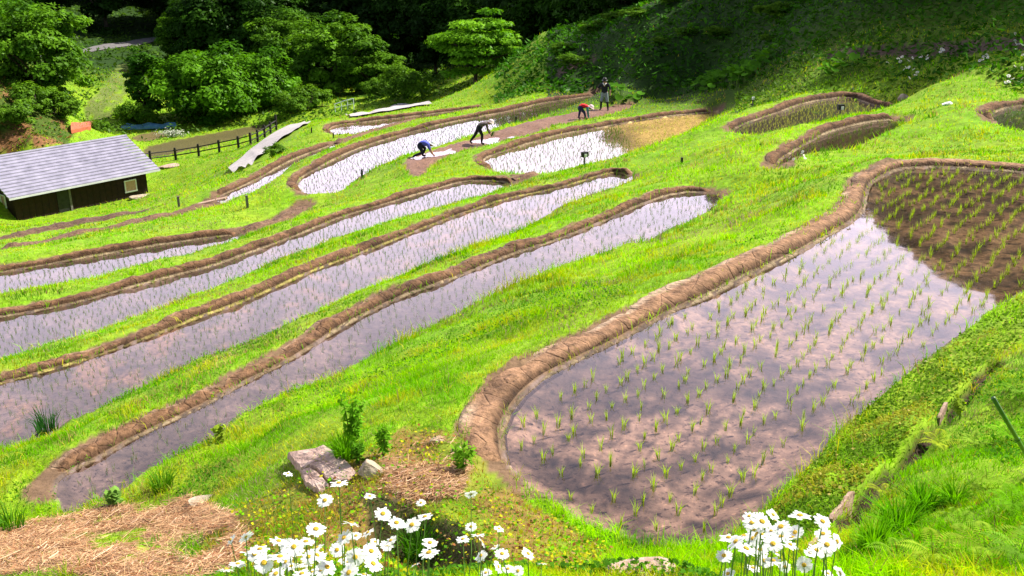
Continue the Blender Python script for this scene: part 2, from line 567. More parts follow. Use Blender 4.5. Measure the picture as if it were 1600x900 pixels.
CTRL = np.array(CTRL)

# ------------------------------------------------------------------ the height field (fan from a little behind the viewpoint)
APY = -6.0
NA, NR = 560, 760
AZ = np.radians(np.linspace(-52, 52, NA))
LR = np.linspace(math.log(2.5), math.log(320), NR)


def warp(x, y):
    return np.stack([np.arctan2(x, y - APY), np.log(np.hypot(x, y - APY) + .2)], -1)


Q = warp(CTRL[:, 0], CTRL[:, 1])
# drop near-duplicate control points
keep = []
for i in range(len(Q)):
    if all(np.hypot(*(Q[i] - Q[j])) > .004 for j in keep):
        keep.append(i)
Q, CTRL = Q[keep], CTRL[keep]
Dm = np.linalg.norm(Q[:, None] - Q[None], axis=2)
n = len(Q)
A = np.zeros((n + 3, n + 3))
A[:n, :n] = -Dm + np.eye(n) * 1.2e-3
A[:n, n] = 1
A[:n, n + 1:] = Q
A[n:, :n] = A[:n, n:].T
sol = np.linalg.solve(A, np.concatenate([CTRL[:, 2], [0, 0, 0]]))


def rbf(x, y):
    q = warp(x, y)
    out = np.empty(len(x))
    for s in range(0, len(x), 8000):
        qq = q[s:s + 8000]
        dm = np.sqrt((qq[:, None, 0] - Q[None, :, 0]) ** 2 + (qq[:, None, 1] - Q[None, :, 1]) ** 2)
        out[s:s + 8000] = -dm @ sol[:n] + sol[n] + qq @ sol[n + 1:]
    return out


ga, gr = np.meshgrid(AZ, LR, indexing='ij')
GX = (np.exp(gr) * np.sin(ga)).ravel()
GY = (np.exp(gr) * np.cos(ga) + APY).ravel()
GZ = rbf(GX, GY)
shore = np.full(GX.shape, 99.0)          # distance to the nearest water edge (negative inside)
rdist = np.full(GX.shape, 99.0)          # distance to the nearest mud bank line
GN = (fbm(GX * 1.3, GY * 1.3, 3, 3) - .5) * .26 + (fbm(GX * .3, GY * .3, 5, 2) - .5) * .25 * sstep(20, 60, GY)
lvl = np.zeros(GX.shape)
owner = np.zeros(GX.shape, int)
for i, (nm, d) in enumerate(PADDY.items()):
    P = d['poly']
    lo, hi = P[:, :2].min(0) - 2, P[:, :2].max(0) + 2
    idx = np.where((GX > lo[0]) & (GX < hi[0]) & (GY > lo[1]) & (GY < hi[1]))[0]
    x, y = GX[idx], GY[idx]
    ds = polydist(P, x, y, True)
    ins = inside(P, x, y)
    ds = np.where(ins, -ds, ds)
    better = ds < shore[idx]
    shore[idx[better]] = ds[better]
    lvl[idx[better]] = d['z']
    owner[idx[better]] = i + 1
    if d['ridge']:
        rd = polydist(d['rline'], x, y, False)
        rd = np.where(ins, 99, rd / d['w'])
        rdist[idx] = np.minimum(rdist[idx], rd)
for k, d in DRY.items():
    P = d['rline']
    lo, hi = P[:, :2].min(0) - 2, P[:, :2].max(0) + 2
    idx = np.where((GX > lo[0]) & (GX < hi[0]) & (GY > lo[1]) & (GY < hi[1]))[0]
    rdist[idx] = np.minimum(rdist[idx], polydist(P, GX[idx], GY[idx], False) / d['w'])
# the banks: blend to the water level near each shore, then cut the bed
outm = shore > 0
s = sstep(0, .45, shore)
GZ = np.where(outm & (shore < .45), (lvl + .03) * (1 - s) + (GZ + GN) * s, np.where(outm, GZ + GN * sstep(.3, 1, shore), GZ))
bed = lvl - .03 - .09 * sstep(0, .35, -shore) + (fbm(GX * 2.2, GY * 2.2, 11, 4) - .5) * .10 * sstep(.05, .4, -shore)
names = list(PADDY)
MUDI = names.index('muddy') + 1
bed = np.where(owner == MUDI, lvl + .040 + (fbm(GX * 1.1, GY * 1.1, 21, 4) - .47) * .30, bed)
near1 = owner == names.index('nearest') + 1
bed = np.where(near1, bed + .055 * sstep(.62, .78, fbm(GX * .9, GY * .9, 31, 3)), bed)
GZ = np.where(outm, GZ, np.where(owner > 13, lvl - .02, bed))
def carve(pts, zz, width, depth):
    global GZ
    L = np.array([pz(u, v, z_) for (u, v), z_ in zip(pts, zz)])
    m_ = (GX > L[:, 0].min() - 1) & (GX < L[:, 0].max() + 1) & (GY > L[:, 1].min() - 1) & (GY < L[:, 1].max() + 1)
    dd_ = polydist(L, GX[m_], GY[m_], False) if len(L) > 1 else np.hypot(GX[m_] - L[0, 0], GY[m_] - L[0, 1])
    GZ[m_] -= depth * (1 - sstep(width * .25, width, dd_))


carve([(1318,845),(1345,800),(1408,726),(1484,645),(1556,566)], [-3.95, -4.08, -4.08, -4.08, -4.05], .11, .20)
carve([(610,800),(680,835),(740,870)], [-4.0, -3.85, -3.7], .5, .30)
HG = GZ.reshape(NA, NR)
SG = shore.reshape(NA, NR)
RG = rdist.reshape(NA, NR)


def gsample(G, x, y):
    a = (np.arctan2(x, y - APY) - AZ[0]) / (AZ[1] - AZ[0])
    r = (np.log(np.hypot(x, y - APY)) - LR[0]) / (LR[1] - LR[0])
    a = np.clip(a, 0, NA - 1.001)
    r = np.clip(r, 0, NR - 1.001)
    i, j = a.astype(int), r.astype(int)
    fa, fr = a - i, r - j
    return (G[i, j] * (1 - fr) + G[i, j + 1] * fr) * (1 - fa) + (G[i + 1, j] * (1 - fr) + G[i + 1, j + 1] * fr) * fa


def H(x, y):
    return float(gsample(HG, np.array([x], float), np.array([y], float))[0])


def hit(u, v, rmin=2.0, rmax=250):
    """where the line of sight through (u, v) meets the ground"""
    d = ray(u, v)
    hd = math.hypot(d[0], d[1])
    t = np.exp(np.linspace(math.log(rmin), math.log(rmax), 3000)) / hd
    P = t[:, None] * d[None]
    h = gsample(HG, P[:, 0], P[:, 1])
    below = np.where(P[:, 2] <= h)[0]
    k = below[0] if len(below) else len(t) - 1
    return np.array([P[k, 0], P[k, 1], h[k]])


def on_px(x, y, z):
    """pixel of a point, for region tests only while choosing what grows where"""
    yc = y * CP - z * SP
    zc = y * SP + z * CP
    return 800 + FPX * x / yc, 450 - FPX * zc / yc


# regions of the ground that differ, given once as world polygons
def region(pts):
    return np.array([hit(u, v) for u, v in pts])


R_STRAW = region([(-40,835),(60,815),(170,790),(300,775),(350,800),(390,850),(360,899),(100,899),(-40,899)])
R_STRAW2 = region([(600,720),(650,690),(710,690),(735,730),(720,780),(640,790),(600,765)])
R_PATH_PX = [(357,268),(375,253),(395,236),(420,217),(445,201),(475,192),(487,193),(470,206),(452,218),(425,240),(405,258),(388,268)]
R_PATH = region(R_PATH_PX)
R_PATH2 = region([(540,182),(600,172),(640,166),(668,162),(676,165),(640,170),(600,177),(550,184)])
R_COVER = region([(1230,775),(1290,705),(1350,645),(1430,580),(1520,512),(1610,460),(1640,500),(1560,555),(1480,632),(1400,712),(1330,790),(1285,830),(1190,860),(1170,830)])
R_DRYG = region([(300,899),(330,815),(430,770),(540,725),(640,665),(735,690),(765,735),(830,790),(960,862),(900,899),(600,899)])
R_SLOPE = region([(1300,899),(1345,805),(1410,725),(1490,645),(1570,560),(1640,520),(1700,700),(1700,899),(1500,899)])
R_HOLLOW = region([(560,770),(620,780),(720,820),(790,880),(760,899),(650,890),(580,840)])
R_SCAR = region([(1290,84),(1400,70),(1500,62),(1610,55),(1610,82),(1500,88),(1400,90),(1290,96)])
R_SCAR2 = region([(870,108),(930,88),(935,95),(900,118),(870,122)])
R_LBANK = region([(-60,110),(30,135),(80,170),(115,210),(105,228),(60,236),(0,240),(-80,260)])
R_TRACK = region([(118,197),(130,175),(150,150),(172,120),(185,100),(200,100),(200,125),(192,160),(175,180),(150,197)])
R_ROAD = region([(0,85),(150,72),(200,66),(275,53),(275,58),(210,72),(150,80),(0,92)])

RR = np.hypot(GX, GY)
gcol = np.zeros((len(GX), 3))
nb = fbm(GX * .8, GY * .8, 41, 4)[:, None]
gcol[:] = np.array([.12, .29, .005]) * (1 - nb) + np.array([.25, .34, .012]) * nb
brown = np.array([.17, .105, .06])
AZG = np.degrees(np.arctan2(GX, GY))
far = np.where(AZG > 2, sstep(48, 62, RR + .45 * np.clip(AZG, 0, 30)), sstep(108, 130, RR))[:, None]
gcol = gcol * (1 - far) + (np.array([.012, .038, .004]) * (1 - nb) + np.array([.03, .07, .008]) * nb) * far  # on the right hill the tree shade is put into this dark ground colour
rid = (rdist < 1.25) & outm
gcol[rid] = brown
lb = inside(R_LBANK, GX, GY)
lbn = sstep(.48, .62, fbm(GX[lb] * .5, GY[lb] * .5, 43, 4))[:, None]
gcol[lb] = np.array([.20, .095, .04]) * lbn + np.array([.06, .10, .012]) * (1 - lbn)
bedc = np.array([.105, .075, .058]) * (.75 + .5 * fbm(GX * .7, GY * .7, 51, 4)[:, None]) + np.array([.10, .07, .065]) * sstep(.5, .68, fbm(GX * 1.6 + 9, GY * 1.6, 53, 4))[:, None]
gcol = np.where((shore < 0.03)[:, None], bedc, gcol)
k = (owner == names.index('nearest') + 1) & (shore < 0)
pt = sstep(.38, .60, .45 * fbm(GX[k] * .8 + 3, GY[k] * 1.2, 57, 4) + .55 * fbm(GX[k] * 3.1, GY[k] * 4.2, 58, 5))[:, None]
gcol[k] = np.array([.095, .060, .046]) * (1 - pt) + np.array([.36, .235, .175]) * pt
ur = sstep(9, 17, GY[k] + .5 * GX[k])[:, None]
gcol[k] = gcol[k] * (1 - ur) + gcol[k] * np.array([.62, .60, .42]) * ur  # dark forest reflection deepened in the colour of the bed here
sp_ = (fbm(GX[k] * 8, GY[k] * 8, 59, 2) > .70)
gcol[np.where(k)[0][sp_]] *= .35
for nm, cc in (('yellow', (.46, .36, .18)), ('muddy', (.20, .108, .07)), ('grey', (.085, .075, .045)), ('crescent', (.075, .05, .02)), ('corner', (.05, .05, .02)), ('fenced', (.105, .092, .028)), ('sheet', (.14, .11, .04)), ('farthest', (.22, .14, .085))):
    k = (owner == names.index(nm) + 1) & (shore < .03)
    gcol[k] = np.array(cc) * (.8 + .4 * nb[k])
k = (owner == names.index('yellow') + 1) & (shore < .03)
yg = sstep(3.2, 7.5, GX[k] + (nb[k, 0] - .5) * 3)[:, None]
gcol[k] = (np.array([.22, .17, .10]) * (1 - yg) + np.array([.68, .53, .21]) * yg) * (.85 + .3 * nb[k])
# reddish scum in the brown paddy
k = (owner == names.index('brown') + 1) & (shore < 0)
sc = sstep(.52, .7, fbm(GX[k] * 2.4, GY[k] * 2.4, 61, 4))[:, None]
gcol[k] = gcol[k] * (1 - sc) + np.array([.26, .15, .09]) * sc
ii = inside(R_DRYG, GX, GY) & (shore > .05)
dn = sstep(.4, .62, fbm(GX[ii] * 2.2, GY[ii] * 2.2, 45, 4))[:, None]
gcol[ii] = np.array([.22, .14, .04]) * dn + np.array([.15, .21, .012]) * (1 - dn)
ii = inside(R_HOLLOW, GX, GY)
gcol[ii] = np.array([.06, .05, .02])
ii = (GX > 1.5) & (GY < 14)
DL = np.array([pz(u, v, -4.05) for u, v in [(1318,845),(1345,800),(1408,726),(1484,645),(1556,566)]])
ii[ii] = polydist(DL, GX[ii], GY[ii], False) < .085
gcol[ii] = np.array([.045, .028, .016])
for R, cc in ((R_SCAR, (.10, .07, .05)), (R_SCAR2, (.13, .09, .065)), (R_STRAW, (.24, .13, .075)), (R_STRAW2, (.23, .15, .09)), (R_ROAD, (.13, .11, .10)), (R_TRACK, (.13, .17, .035))):
    ii = inside(R, GX, GY) & (fbm(GX * 1.6, GY * 1.6, 117, 3) < .62)
    gcol[ii] = np.array(cc) * (.7 + .6 * nb[ii])
idx = np.arange(NA * NR).reshape(NA, NR)
F = np.stack([idx[:-1, :-1].ravel(), idx[1:, :-1].ravel(), idx[1:, 1:].ravel(), idx[:-1, 1:].ravel()], 1)
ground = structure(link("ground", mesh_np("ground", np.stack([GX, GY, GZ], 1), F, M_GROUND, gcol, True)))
tag(ground, "terraced grassy hillside falling to the valley floor", "ground")
# bed faces get the smoother mud material
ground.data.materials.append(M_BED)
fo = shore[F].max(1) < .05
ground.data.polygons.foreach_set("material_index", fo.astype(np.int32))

# ------------------------------------------------------------------ water sheets
WLAB = {'nearest': 'water of the big nearest paddy, half reflecting sky and half dark', 'narrow': 'water of the long narrow paddy below the big one',
        'brown': 'brown scummy water of the long second strip paddy', 'lilac': 'lilac water of the long third strip paddy', 'leftmost': 'water of the paddy in front of the dark hut',
        'yellow': 'shallow yellowish water of the paddy behind the dark box post', 'muddy': 'puddles of the churned mud strip where people are planting', 'white': 'white shining water of the long paddy behind the planters',
        'sliver': 'thin sliver of water beside the concrete path', 'farthest': 'small farthest paddy water by the pipe frame', 'grey': 'grey green pond of the upper paddy', 'crescent': 'dark crescent of water with daisies at its tip', 'corner': 'dark water at the right edge of the terraces'}
for nm in WLAB:
    d = PADDY[nm]
    P = d['poly']
    c = P[:, :2].mean(0)
    # widen a little so that the sheet runs under the banks
    T = np.gradient(P[:, :2], axis=0)
    T /= np.linalg.norm(T, axis=1, keepdims=True) + 1e-9
    out = P[:, :2] + np.stack([T[:, 1], -T[:, 0]], 1) * d['sgn'] * .06
    me = bpy.data.meshes.new("water")
    vs = [(float(p[0]), float(p[1]), d['z']) for p in out]
    if d['sgn'] < 0:
        vs = vs[::-1]
    me.from_pydata(vs, [], [tuple(range(len(vs)))])
    me.materials.append(M_WATER)
    o = structure(link("water", me))
    o["label"] = WLAB[nm]
    o["category"] = "water"

# ------------------------------------------------------------------ mud banks
BLAB = {'nearest': 'smooth cracked mud bank curling round the big nearest paddy', 'narrow': 'rough brown mud bank of the long narrow paddy', 'brown': 'mud bank with yellow waterline along the brown strip paddy',
        'lilac': 'mud bank along the third strip paddy with lilac water', 'leftmost': 'brown mud bank between the hut and its nearest water', 'yellow': 'mud bank curving behind the yellowish paddy', 'white': 'mud bank along the far side of the white shining paddy',
        'sliver': 'mud bank of the thin sliver paddy by the concrete path', 'farthest': 'low mud bank round the small farthest paddy', 'grey': 'mud bank arching over the grey green upper paddy', 'crescent': 'mud bank of the dark crescent paddy', 'corner': 'mud bank at the paddy cut by the right edge',
        'a': 'dry earth bank running on from the paddy before the hut', 'b': 'long dry earth bank second below the hut', 'c': 'dark dry earth bank just below the hut wall', 'd': 'dry bank running on from the thin sliver paddy', 'e': 'short dark earth bank at the tip of the third strip paddy'}
PROF = np.array([[-.14, -.55], [-.05, -.1], [.02, .12], [.08, .17], [.14, .20], [.19, .36], [.26, .66], [.34, .86], [.46, .96], [.6, 1.0], [.76, 1.0], [.92, .96], [1.08, .88], [1.22, .70], [1.4, -.4]])
PROFD = np.array([[-1.0, -.5], [-.8, .1], [-.55, .55], [-.25, .9], [0, 1.0], [.3, .95], [.6, .6], [.85, .2], [1.05, -.5]])


def mud_bank(key, d, dry):
    P, q = resample(d['rline'], .05 if key in ('nearest', 'narrow') else .09)
    if not dry:
        P[:, 2] = d['z']
    T = np.gradient(P[:, :2], axis=0)
    T /= np.linalg.norm(T, axis=1, keepdims=True) + 1e-9
    Nn = np.stack([T[:, 1], -T[:, 0]], 1) * (d.get('sgn', 1))
    prof = PROFD if dry else PROF
    n, m = len(P), len(prof)
    qq = np.repeat(q[:, None], m, 1)
    t = np.repeat(prof[None, :, 0], n, 0)
    hh = np.repeat(prof[None, :, 1], n, 0)
    wob = (vnoise(q * .8, q * 0, 3) - .5)[:, None] * .42 + (vnoise(q * 2.7, q * 0, 9) - .5)[:, None] * .12
    taper = sstep(0, .55, q) * sstep(0, .55, q[-1] - q)
    wv = d['w'] * (1 + wob * (t > .3)) * (.7 + .3 * taper)[:, None]
    hv = d['h'] * (.08 + .92 * taper)[:, None] * (1 + ((vnoise(q * .7, q * 0 + 5, 4) - .5) * .5)[:, None])
    X = P[:, 0:1] + Nn[:, 0:1] * t * wv
    Y = P[:, 1:2] + Nn[:, 1:2] * t * wv
    rough = (.8 if key == 'nearest' else 1.5) * ((fbm(X * 9, Y * 9, 71, 3) - .5) * .055 + (fbm(X * 2.2, Y * 2.2, 77, 2) - .5) * .08) * np.clip(hh, 0, 1)
    groove = -.022 * (vnoise(qq * 2.2, t * .6 + 4, 15) > .86) * (hh > .4)
    if dry:
        base = gsample(HG, X.ravel(), Y.ravel()).reshape(X.shape)
        Z = base + hh * hv * .6 + rough
    else:
        Z = P[:, 2:3] + hh * hv + rough + groove
        base = gsample(HG, X.ravel(), Y.ravel()).reshape(X.shape)
        Z -= ((1 - taper) ** 2 * .10)[:, None]
        Z[:, -1] = np.minimum(Z[:, -1], base[:, -1] - .05)
    wet, mid, pale = np.array([.065, .034, .018]), np.array([.185, .098, .050]), np.array([.42, .30, .20])
    if dry:
        col = np.broadcast_to(np.array([.13, .078, .05]) if key == 'c' else np.array([.18, .105, .065]), X.shape + (3,)).copy()
        col *= (.75 + .5 * fbm(X * 2, Y * 2, 81, 3))[..., None]
    else:
        if key == 'nearest':
            mid = np.array([.27, .152, .084])
        a = sstep(.15, .45, t)[..., None]
        col = wet * (1 - a) + mid * a
        b = (sstep(.80, .98, t) * sstep(.35, .6, fbm(X * 1.1, Y * 1.1, 83, 3)) * (.95 if key == 'nearest' else .45))[..., None]
        col = col * (1 - b) + pale * b
        lip = ((t > .0) & (t < .17))[..., None] * (.55 + .45 * sstep(.3, .6, vnoise(q * .9, q * 0 + 2, 8)))[:, None, None]
        lc = np.array([.36, .30, .09]) if key == 'brown' else np.array([.33, .25, .15])
        col = col * (1 - lip * .8) + lc * lip * .8
        dark = sstep(.55, .75, fbm(X * 1.7, Y * 1.7, 87, 4))[..., None] * .45
        col = col * (1 - dark)
    V = np.stack([X, Y, Z], -1).reshape(-1, 3)
    idx = np.arange(n * m).reshape(n, m)
    F = np.stack([idx[:-1, :-1].ravel(), idx[1:, :-1].ravel(), idx[1:, 1:].ravel(), idx[:-1, 1:].ravel()], 1)
    if d.get('sgn', 1) > 0:
        F = F[:, ::-1]
    o = link("mud_bank", mesh_np("mud_bank", V, F, M_MUD, col.reshape(-1, 3), True))
    tag(o, BLAB[key], "mud bank", "earth banks of the terraces")


for key, d in PADDY.items():
    if d['ridge']:
        mud_bank(key, d, False)
for key, d in DRY.items():
    mud_bank(key, d, True)


# ------------------------------------------------------------------ path and road sheets
def sheet(name, poly, lift, mat, label, cat, step=.5):
    c = poly.mean(0)
    lo, hi = poly[:, :2].min(0), poly[:, :2].max(0)
    P, _ = resample(np.vstack([poly, poly[:1]]), step)
    P = P[:-1]
    P[:, 2] = gsample(HG, P[:, 0], P[:, 1]) + lift
    import bmesh
    bm = bmesh.new()
    vs = [bm.verts.new([float(k) for k in p]) for p in P]
    bm.faces.new(vs)
    bmesh.ops.triangulate(bm, faces=bm.faces[:])
    for _ in range(2):
        bmesh.ops.subdivide_edges(bm, edges=bm.edges[:], cuts=1)
        bmesh.ops.triangulate(bm, faces=bm.faces[:])
    for v in bm.verts:
        v.co.z = H(v.co.x, v.co.y) + lift
    bmesh.ops.recalc_face_normals(bm, faces=bm.faces[:])
    me = bpy.data.meshes.new(name)
    bm.to_mesh(me)
    me.materials.append(mat)
    if me.polygons[0].normal.z < 0:
        me.flip_normals()
    o = structure(link(name, me))
    tag(o, label, cat)
    return o




def strip(name, left, right, lift, mat, label, cat, n=70, m=7):
    Lp, _ = resample(cr_curve(region(left), False, 6), .05)
    Rp, _ = resample(cr_curve(region(right), False, 6), .05)
    V = []
    for i in range(n):
        a = Lp[int(i / (n - 1) * (len(Lp) - 1))]
        b = Rp[int(i / (n - 1) * (len(Rp) - 1))]
        for k in range(m):
            q = a + (b - a) * k / (m - 1)
            V.append((q[0], q[1], max(H(q[0], q[1]), H(q[0] + .3, q[1]), H(q[0] - .3, q[1]), H(q[0], q[1] + .3)) + lift))
    V = np.array(V)
    zz_ = V[:, 2].reshape(n, m)
    for _ in range(12):
        zz_[1:-1] = (zz_[:-2] + 2 * zz_[1:-1] + zz_[2:]) / 4
    zz_ += .05
    idx = np.arange(n * m).reshape(n, m)
    F = np.stack([idx[:-1, :-1].ravel(), idx[:-1, 1:].ravel(), idx[1:, 1:].ravel(), idx[1:, :-1].ravel()], 1)
    o = structure(link(name, mesh_np(name, V, F, mat, None, True)))
    tag(o, label, cat)


strip("path", [(357,268),(375,253),(395,236),(420,217),(445,202),(476,192)], [(384,268),(399,256),(417,240),(441,220),(461,206),(486,193)], .07, M_CONC, "pale concrete path climbing beside the dark fence", "path")
strip("path", [(540,181),(575,175),(610,169),(640,165),(668,162)], [(548,185),(585,179),(616,174),(645,169),(675,165)], .07, M_CONC, "far stretch of pale concrete path past the pipe frame", "path")
sheet("road", R_ROAD, .10, M_ASPH, "narrow grey road on the far slope", "road", 2.0)


# ------------------------------------------------------------------ leaves, blades
def blades(P, hgt, wid, lean_dir, lean, cols, two=True):
    """tapered bent blades; P (N,3)"""
    n = len(P)
    az = RNG.uniform(0, 2 * PI, n)
    side = np.stack([np.cos(az), np.sin(az), np.zeros(n)], 1) * (wid / 2)[:, None]
    ld = np.stack([np.cos(lean_dir), np.sin(lean_dir), np.zeros(n)], 1)
    up = np.array([0, 0, 1.0])
    mid = P + up * (hgt * .55)[:, None] + ld * (lean * hgt * .25)[:, None]
    tip = P + up * (hgt * (1 - .25 * lean))[:, None] + ld * (lean * hgt)[:, None]
    if two:
        V = np.stack([P - side, P + side, mid - side * .75, mid + side * .75, tip], 1).reshape(-1, 3)
        b = np.arange(n)[:, None] * 5
        F = np.concatenate([b + np.array([[0, 1, 3]]), b + np.array([[0, 3, 2]]), b + np.array([[2, 3, 4]])], 0)
        C = np.repeat(cols[:, None], 5, 1)
        C = C * np.array([.7, .7, 1, 1, 1.1])[None, :, None]
        return V, F, C.reshape(-1, 3)
    V = np.stack([P - side, P + side, tip], 1).reshape(-1, 3)
    F = np.arange(n * 3).reshape(n, 3)
    C = np.repeat(cols[:, None], 3, 1)
    return V, F, C.reshape(-1, 3)


def leafquads(C, Nn, size, cols, ratio=.5):
    n = len(C)
    Nn = Nn / (np.linalg.norm(Nn, axis=1, keepdims=True) + 1e-9)
    r = RNG.normal(size=(n, 3))
    t = np.cross(Nn, r)
    t /= np.linalg.norm(t, axis=1, keepdims=True) + 1e-9
    b = np.cross(Nn, t)
    s = size[:, None]
    V = np.stack([C - t * s, C + b * s * ratio - Nn * s * .12, C + t * s, C - b * s * ratio - Nn * s * .12], 1).reshape(-1, 3)
    F = np.arange(n * 4).reshape(n, 4)
    return V, F, np.repeat(cols[:, None], 4, 1).reshape(-1, 3)


def cat_np(parts):
    V, F, C = [], [], []
    o = 0
    for v, f, c in parts:
        V.append(v)
        F.append(f + o)
        C.append(c)
        o += len(v)
    return np.concatenate(V), np.concatenate(F), np.concatenate(C)


def fan_points(n, r0, r1, a0=-40, a1=40):
    az = np.radians(RNG.uniform(a0, a1, n))
    lr = RNG.uniform(math.log(r0), math.log(r1), n)
    r = np.exp(lr)
    return r * np.sin(az), r * np.cos(az), r


LIME = np.array([.30, .61, .003])
GREEN = np.array([.165, .45, .003])
DEEP = np.array([.06, .19, .006])
YELL = np.array([.50, .50, .02])
DRYC = np.array([.42, .29, .12])


def grass_colours(x, y, n, shade=0):
    a = fbm(x * .35, y * .35, 101, 3)
    b = fbm(x * 1.5, y * 1.5, 103, 3)
    c = LIME * (1 - sstep(.45, .65, a))[:, None] + GREEN * sstep(.45, .65, a)[:, None]
    d = sstep(.56, .68, .6 * fbm(x * .55 + 40, y * .55, 107, 3) + .4 * fbm(x * 2.1 + 4, y * 2.1, 108, 2))[:, None]
    c = c * (1 - d) + DEEP * 1.3 * d
    k = (sstep(.52, .66, b) * .85)[:, None] * (RNG.random(n) < .75)[:, None]
    c = c * (1 - k) + YELL * k
    dr = RNG.random(n) < .05 + .34 * sstep(.55, .72, fbm(x * .8 + 7, y * .8 + 3, 109, 3))
    c[dr] = DRYC * RNG.uniform(.6, 1.1, (dr.sum(), 1))
    o = (sstep(.50, .66, fbm(x * .27 + 21, y * .27, 141, 3)) * .55)[:, None]
    c = c * (1 - o) + c * np.array([.78, .66, 2.2]) * o
    return c * (.68 + .62 * fbm(x * 1.1, y * 1.1, 143, 3))[:, None] * RNG.uniform(.7, 1.25, (n, 1))


# grass: one mass nobody could count
parts = []
NB = 960000
x, y, r = fan_points(NB, 2.2, 130, -50, 52)
z = gsample(HG, x, y)
sh = gsample(SG, x, y)
rd = gsample(RG, x, y)
ok = (sh > .02 + .0006 * r) & (rd > np.where(fbm(x * 1.1, y * 1.1, 119, 2) > .5, .72, 1.0) + .3 * RNG.random(NB))
for R in (R_PATH, R_PATH2):
    ok &= ~inside(R, x, y)
straw = (inside(R_STRAW, x, y) | inside(R_STRAW2, x, y)) & (fbm(x * 1.6, y * 1.6, 117, 3) < .62)
ok &= ~(straw & (RNG.random(NB) < .80))
bare = fbm(x * .9 + 11, y * .9 + 5, 113, 3)
ok &= ~((bare > .66) & (RNG.random(NB) < .75))
cover = inside(R_COVER, x, y)
azb = np.degrees(np.arctan2(x, y))
hillg = (azb > -1) & (r > np.interp(azb, [-5, 0, 5.7, 10, 19, 26.6, 45], [82, 70, 59, 55, 49.5, 44.5, 38]))
ok &= ~(hillg & ((r > 85) | (RNG.random(NB) < .45)))
dryg = inside(R_DRYG, x, y)
slope = inside(R_SLOPE, x, y)
hollow = inside(R_HOLLOW, x, y)
ok &= ~(dryg & (fbm(x * 2.2, y * 2.2, 45, 4) + RNG.random(NB) * .3 > .86))
DITCH = np.array([pz(u, v, -4.05) for u, v in [(1318,845),(1345,800),(1408,726),(1484,645),(1556,566)]])
ditch = (r < 14) & (x > 1.5)
ditch[ditch] = polydist(DITCH, x[ditch], y[ditch], False) < .045 + .04 * RNG.random(ditch.sum())
ok &= ~(ditch & (RNG.random(NB) < .93))
ok &= ~(hollow & (RNG.random(NB) < .1))
ok &= ~inside(R_SCAR, x, y) & ~inside(R_SCAR2, x, y) & ~inside(PADDY['fenced']['poly'], x, y) & ~inside(R_ROAD, x, y)
ok &= ~(cover & (RNG.random(NB) < .8))
x, y, z, r, sh = x[ok], y[ok], z[ok], r[ok], sh[ok]
n = len(x)
tall = sstep(.42, .72, fbm(x * .6, y * .6, 115, 3) * .55 + .45 * fbm(x * 2.6, y * 2.6, 116, 2))
dryg, slope, hollow, hillg = dryg[ok], slope[ok], hollow[ok], hillg[ok]
edge = np.exp(-(sh / .5) ** 2)
hgt = (.045 + .085 * tall + .12 * edge * RNG.random(n) + .0010 * r) * RNG.uniform(.5, 1.5, n)
hgt = np.where(rd[ok] < 1.8, hgt * .7, hgt)
hgt = np.where(dryg, hgt * .5, np.where(slope, hgt * .75, hgt))
wid = np.maximum(.006, .00072 * r) * RNG.uniform(.7, 1.4, n)
cols = grass_colours(x, y, n)
k = dryg & (RNG.random(n) < .35)
cols[k] = np.array([.52, .40, .05]) * RNG.uniform(.5, 1.2, (k.sum(), 1))
k = dryg & (RNG.random(n) < .22)
cols[k] = np.array([.40, .18, .06]) * RNG.uniform(.5, 1.2, (k.sum(), 1))
k = slope
cols[k] = cols[k] * np.array([.62, .78, .9])
k = slope & (RNG.random(n) < .06)
cols[k] = np.array([.30, .12, .05]) * RNG.uniform(.5, 1.2, (k.sum(), 1))
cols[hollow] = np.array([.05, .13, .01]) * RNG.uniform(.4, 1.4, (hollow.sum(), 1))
cols[hillg] = (np.array([.06, .20, .006]) + cols[hillg] * .12) * RNG.uniform(.5, 1.2, (hillg.sum(), 1))  # hillside grass darkened past the shade edge: tree shade put into its colour
yy_ = RNG.random(n) < .035
cols[yy_] = np.array([.62, .56, .05])
P = np.stack([x, y, z - .015 + .16 * np.clip(1.12 - rd[ok], 0, .5)], 1)
nearm = r < 26
v1 = blades(P[nearm], hgt[nearm], wid[nearm], RNG.uniform(0, 2 * PI, nearm.sum()), RNG.uniform(.2, 1.0, nearm.sum()), cols[nearm])
fm = ~nearm
v2 = blades(P[fm], np.minimum(hgt[fm], .3), wid[fm] * 1.3, RNG.uniform(0, 2 * PI, fm.sum()), RNG.uniform(.2, .9, fm.sum()), cols[fm], False)
nx, ny, nr_ = fan_points(300000, 2.2, 15, -40, 44)
nsh, nrd = gsample(SG, nx, ny), gsample(RG, nx, ny)
kk = (nsh > .04) & (nrd > 1.2) & ~((inside(R_STRAW, nx, ny) | inside(R_STRAW2, nx, ny)) & (RNG.random(len(nx)) < .93)) & ~(inside(R_COVER, nx, ny) & (RNG.random(len(nx)) < .7))
if True:
    dq = (nx > 1.5) & kk
    dq[dq] = polydist(DITCH, nx[dq], ny[dq], False) < .06
    kk &= ~dq
nx, ny, nr_ = nx[kk], ny[kk], nr_[kk]
nn_ = len(nx)
nc = grass_colours(nx, ny, nn_)
dd_ = inside(R_DRYG, nx, ny)
q = RNG.random(nn_)
nc[dd_ & (q < .28)] = np.array([.50, .42, .04])
nc[dd_ & (q > .80)] = np.array([.36, .17, .06])
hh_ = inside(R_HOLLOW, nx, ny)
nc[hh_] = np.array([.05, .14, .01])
ss_ = inside(R_SLOPE, nx, ny)
nc[ss_] = nc[ss_] * np.array([.55, .70, .9])
nc *= RNG.uniform(.6, 1.3, (nn_, 1))
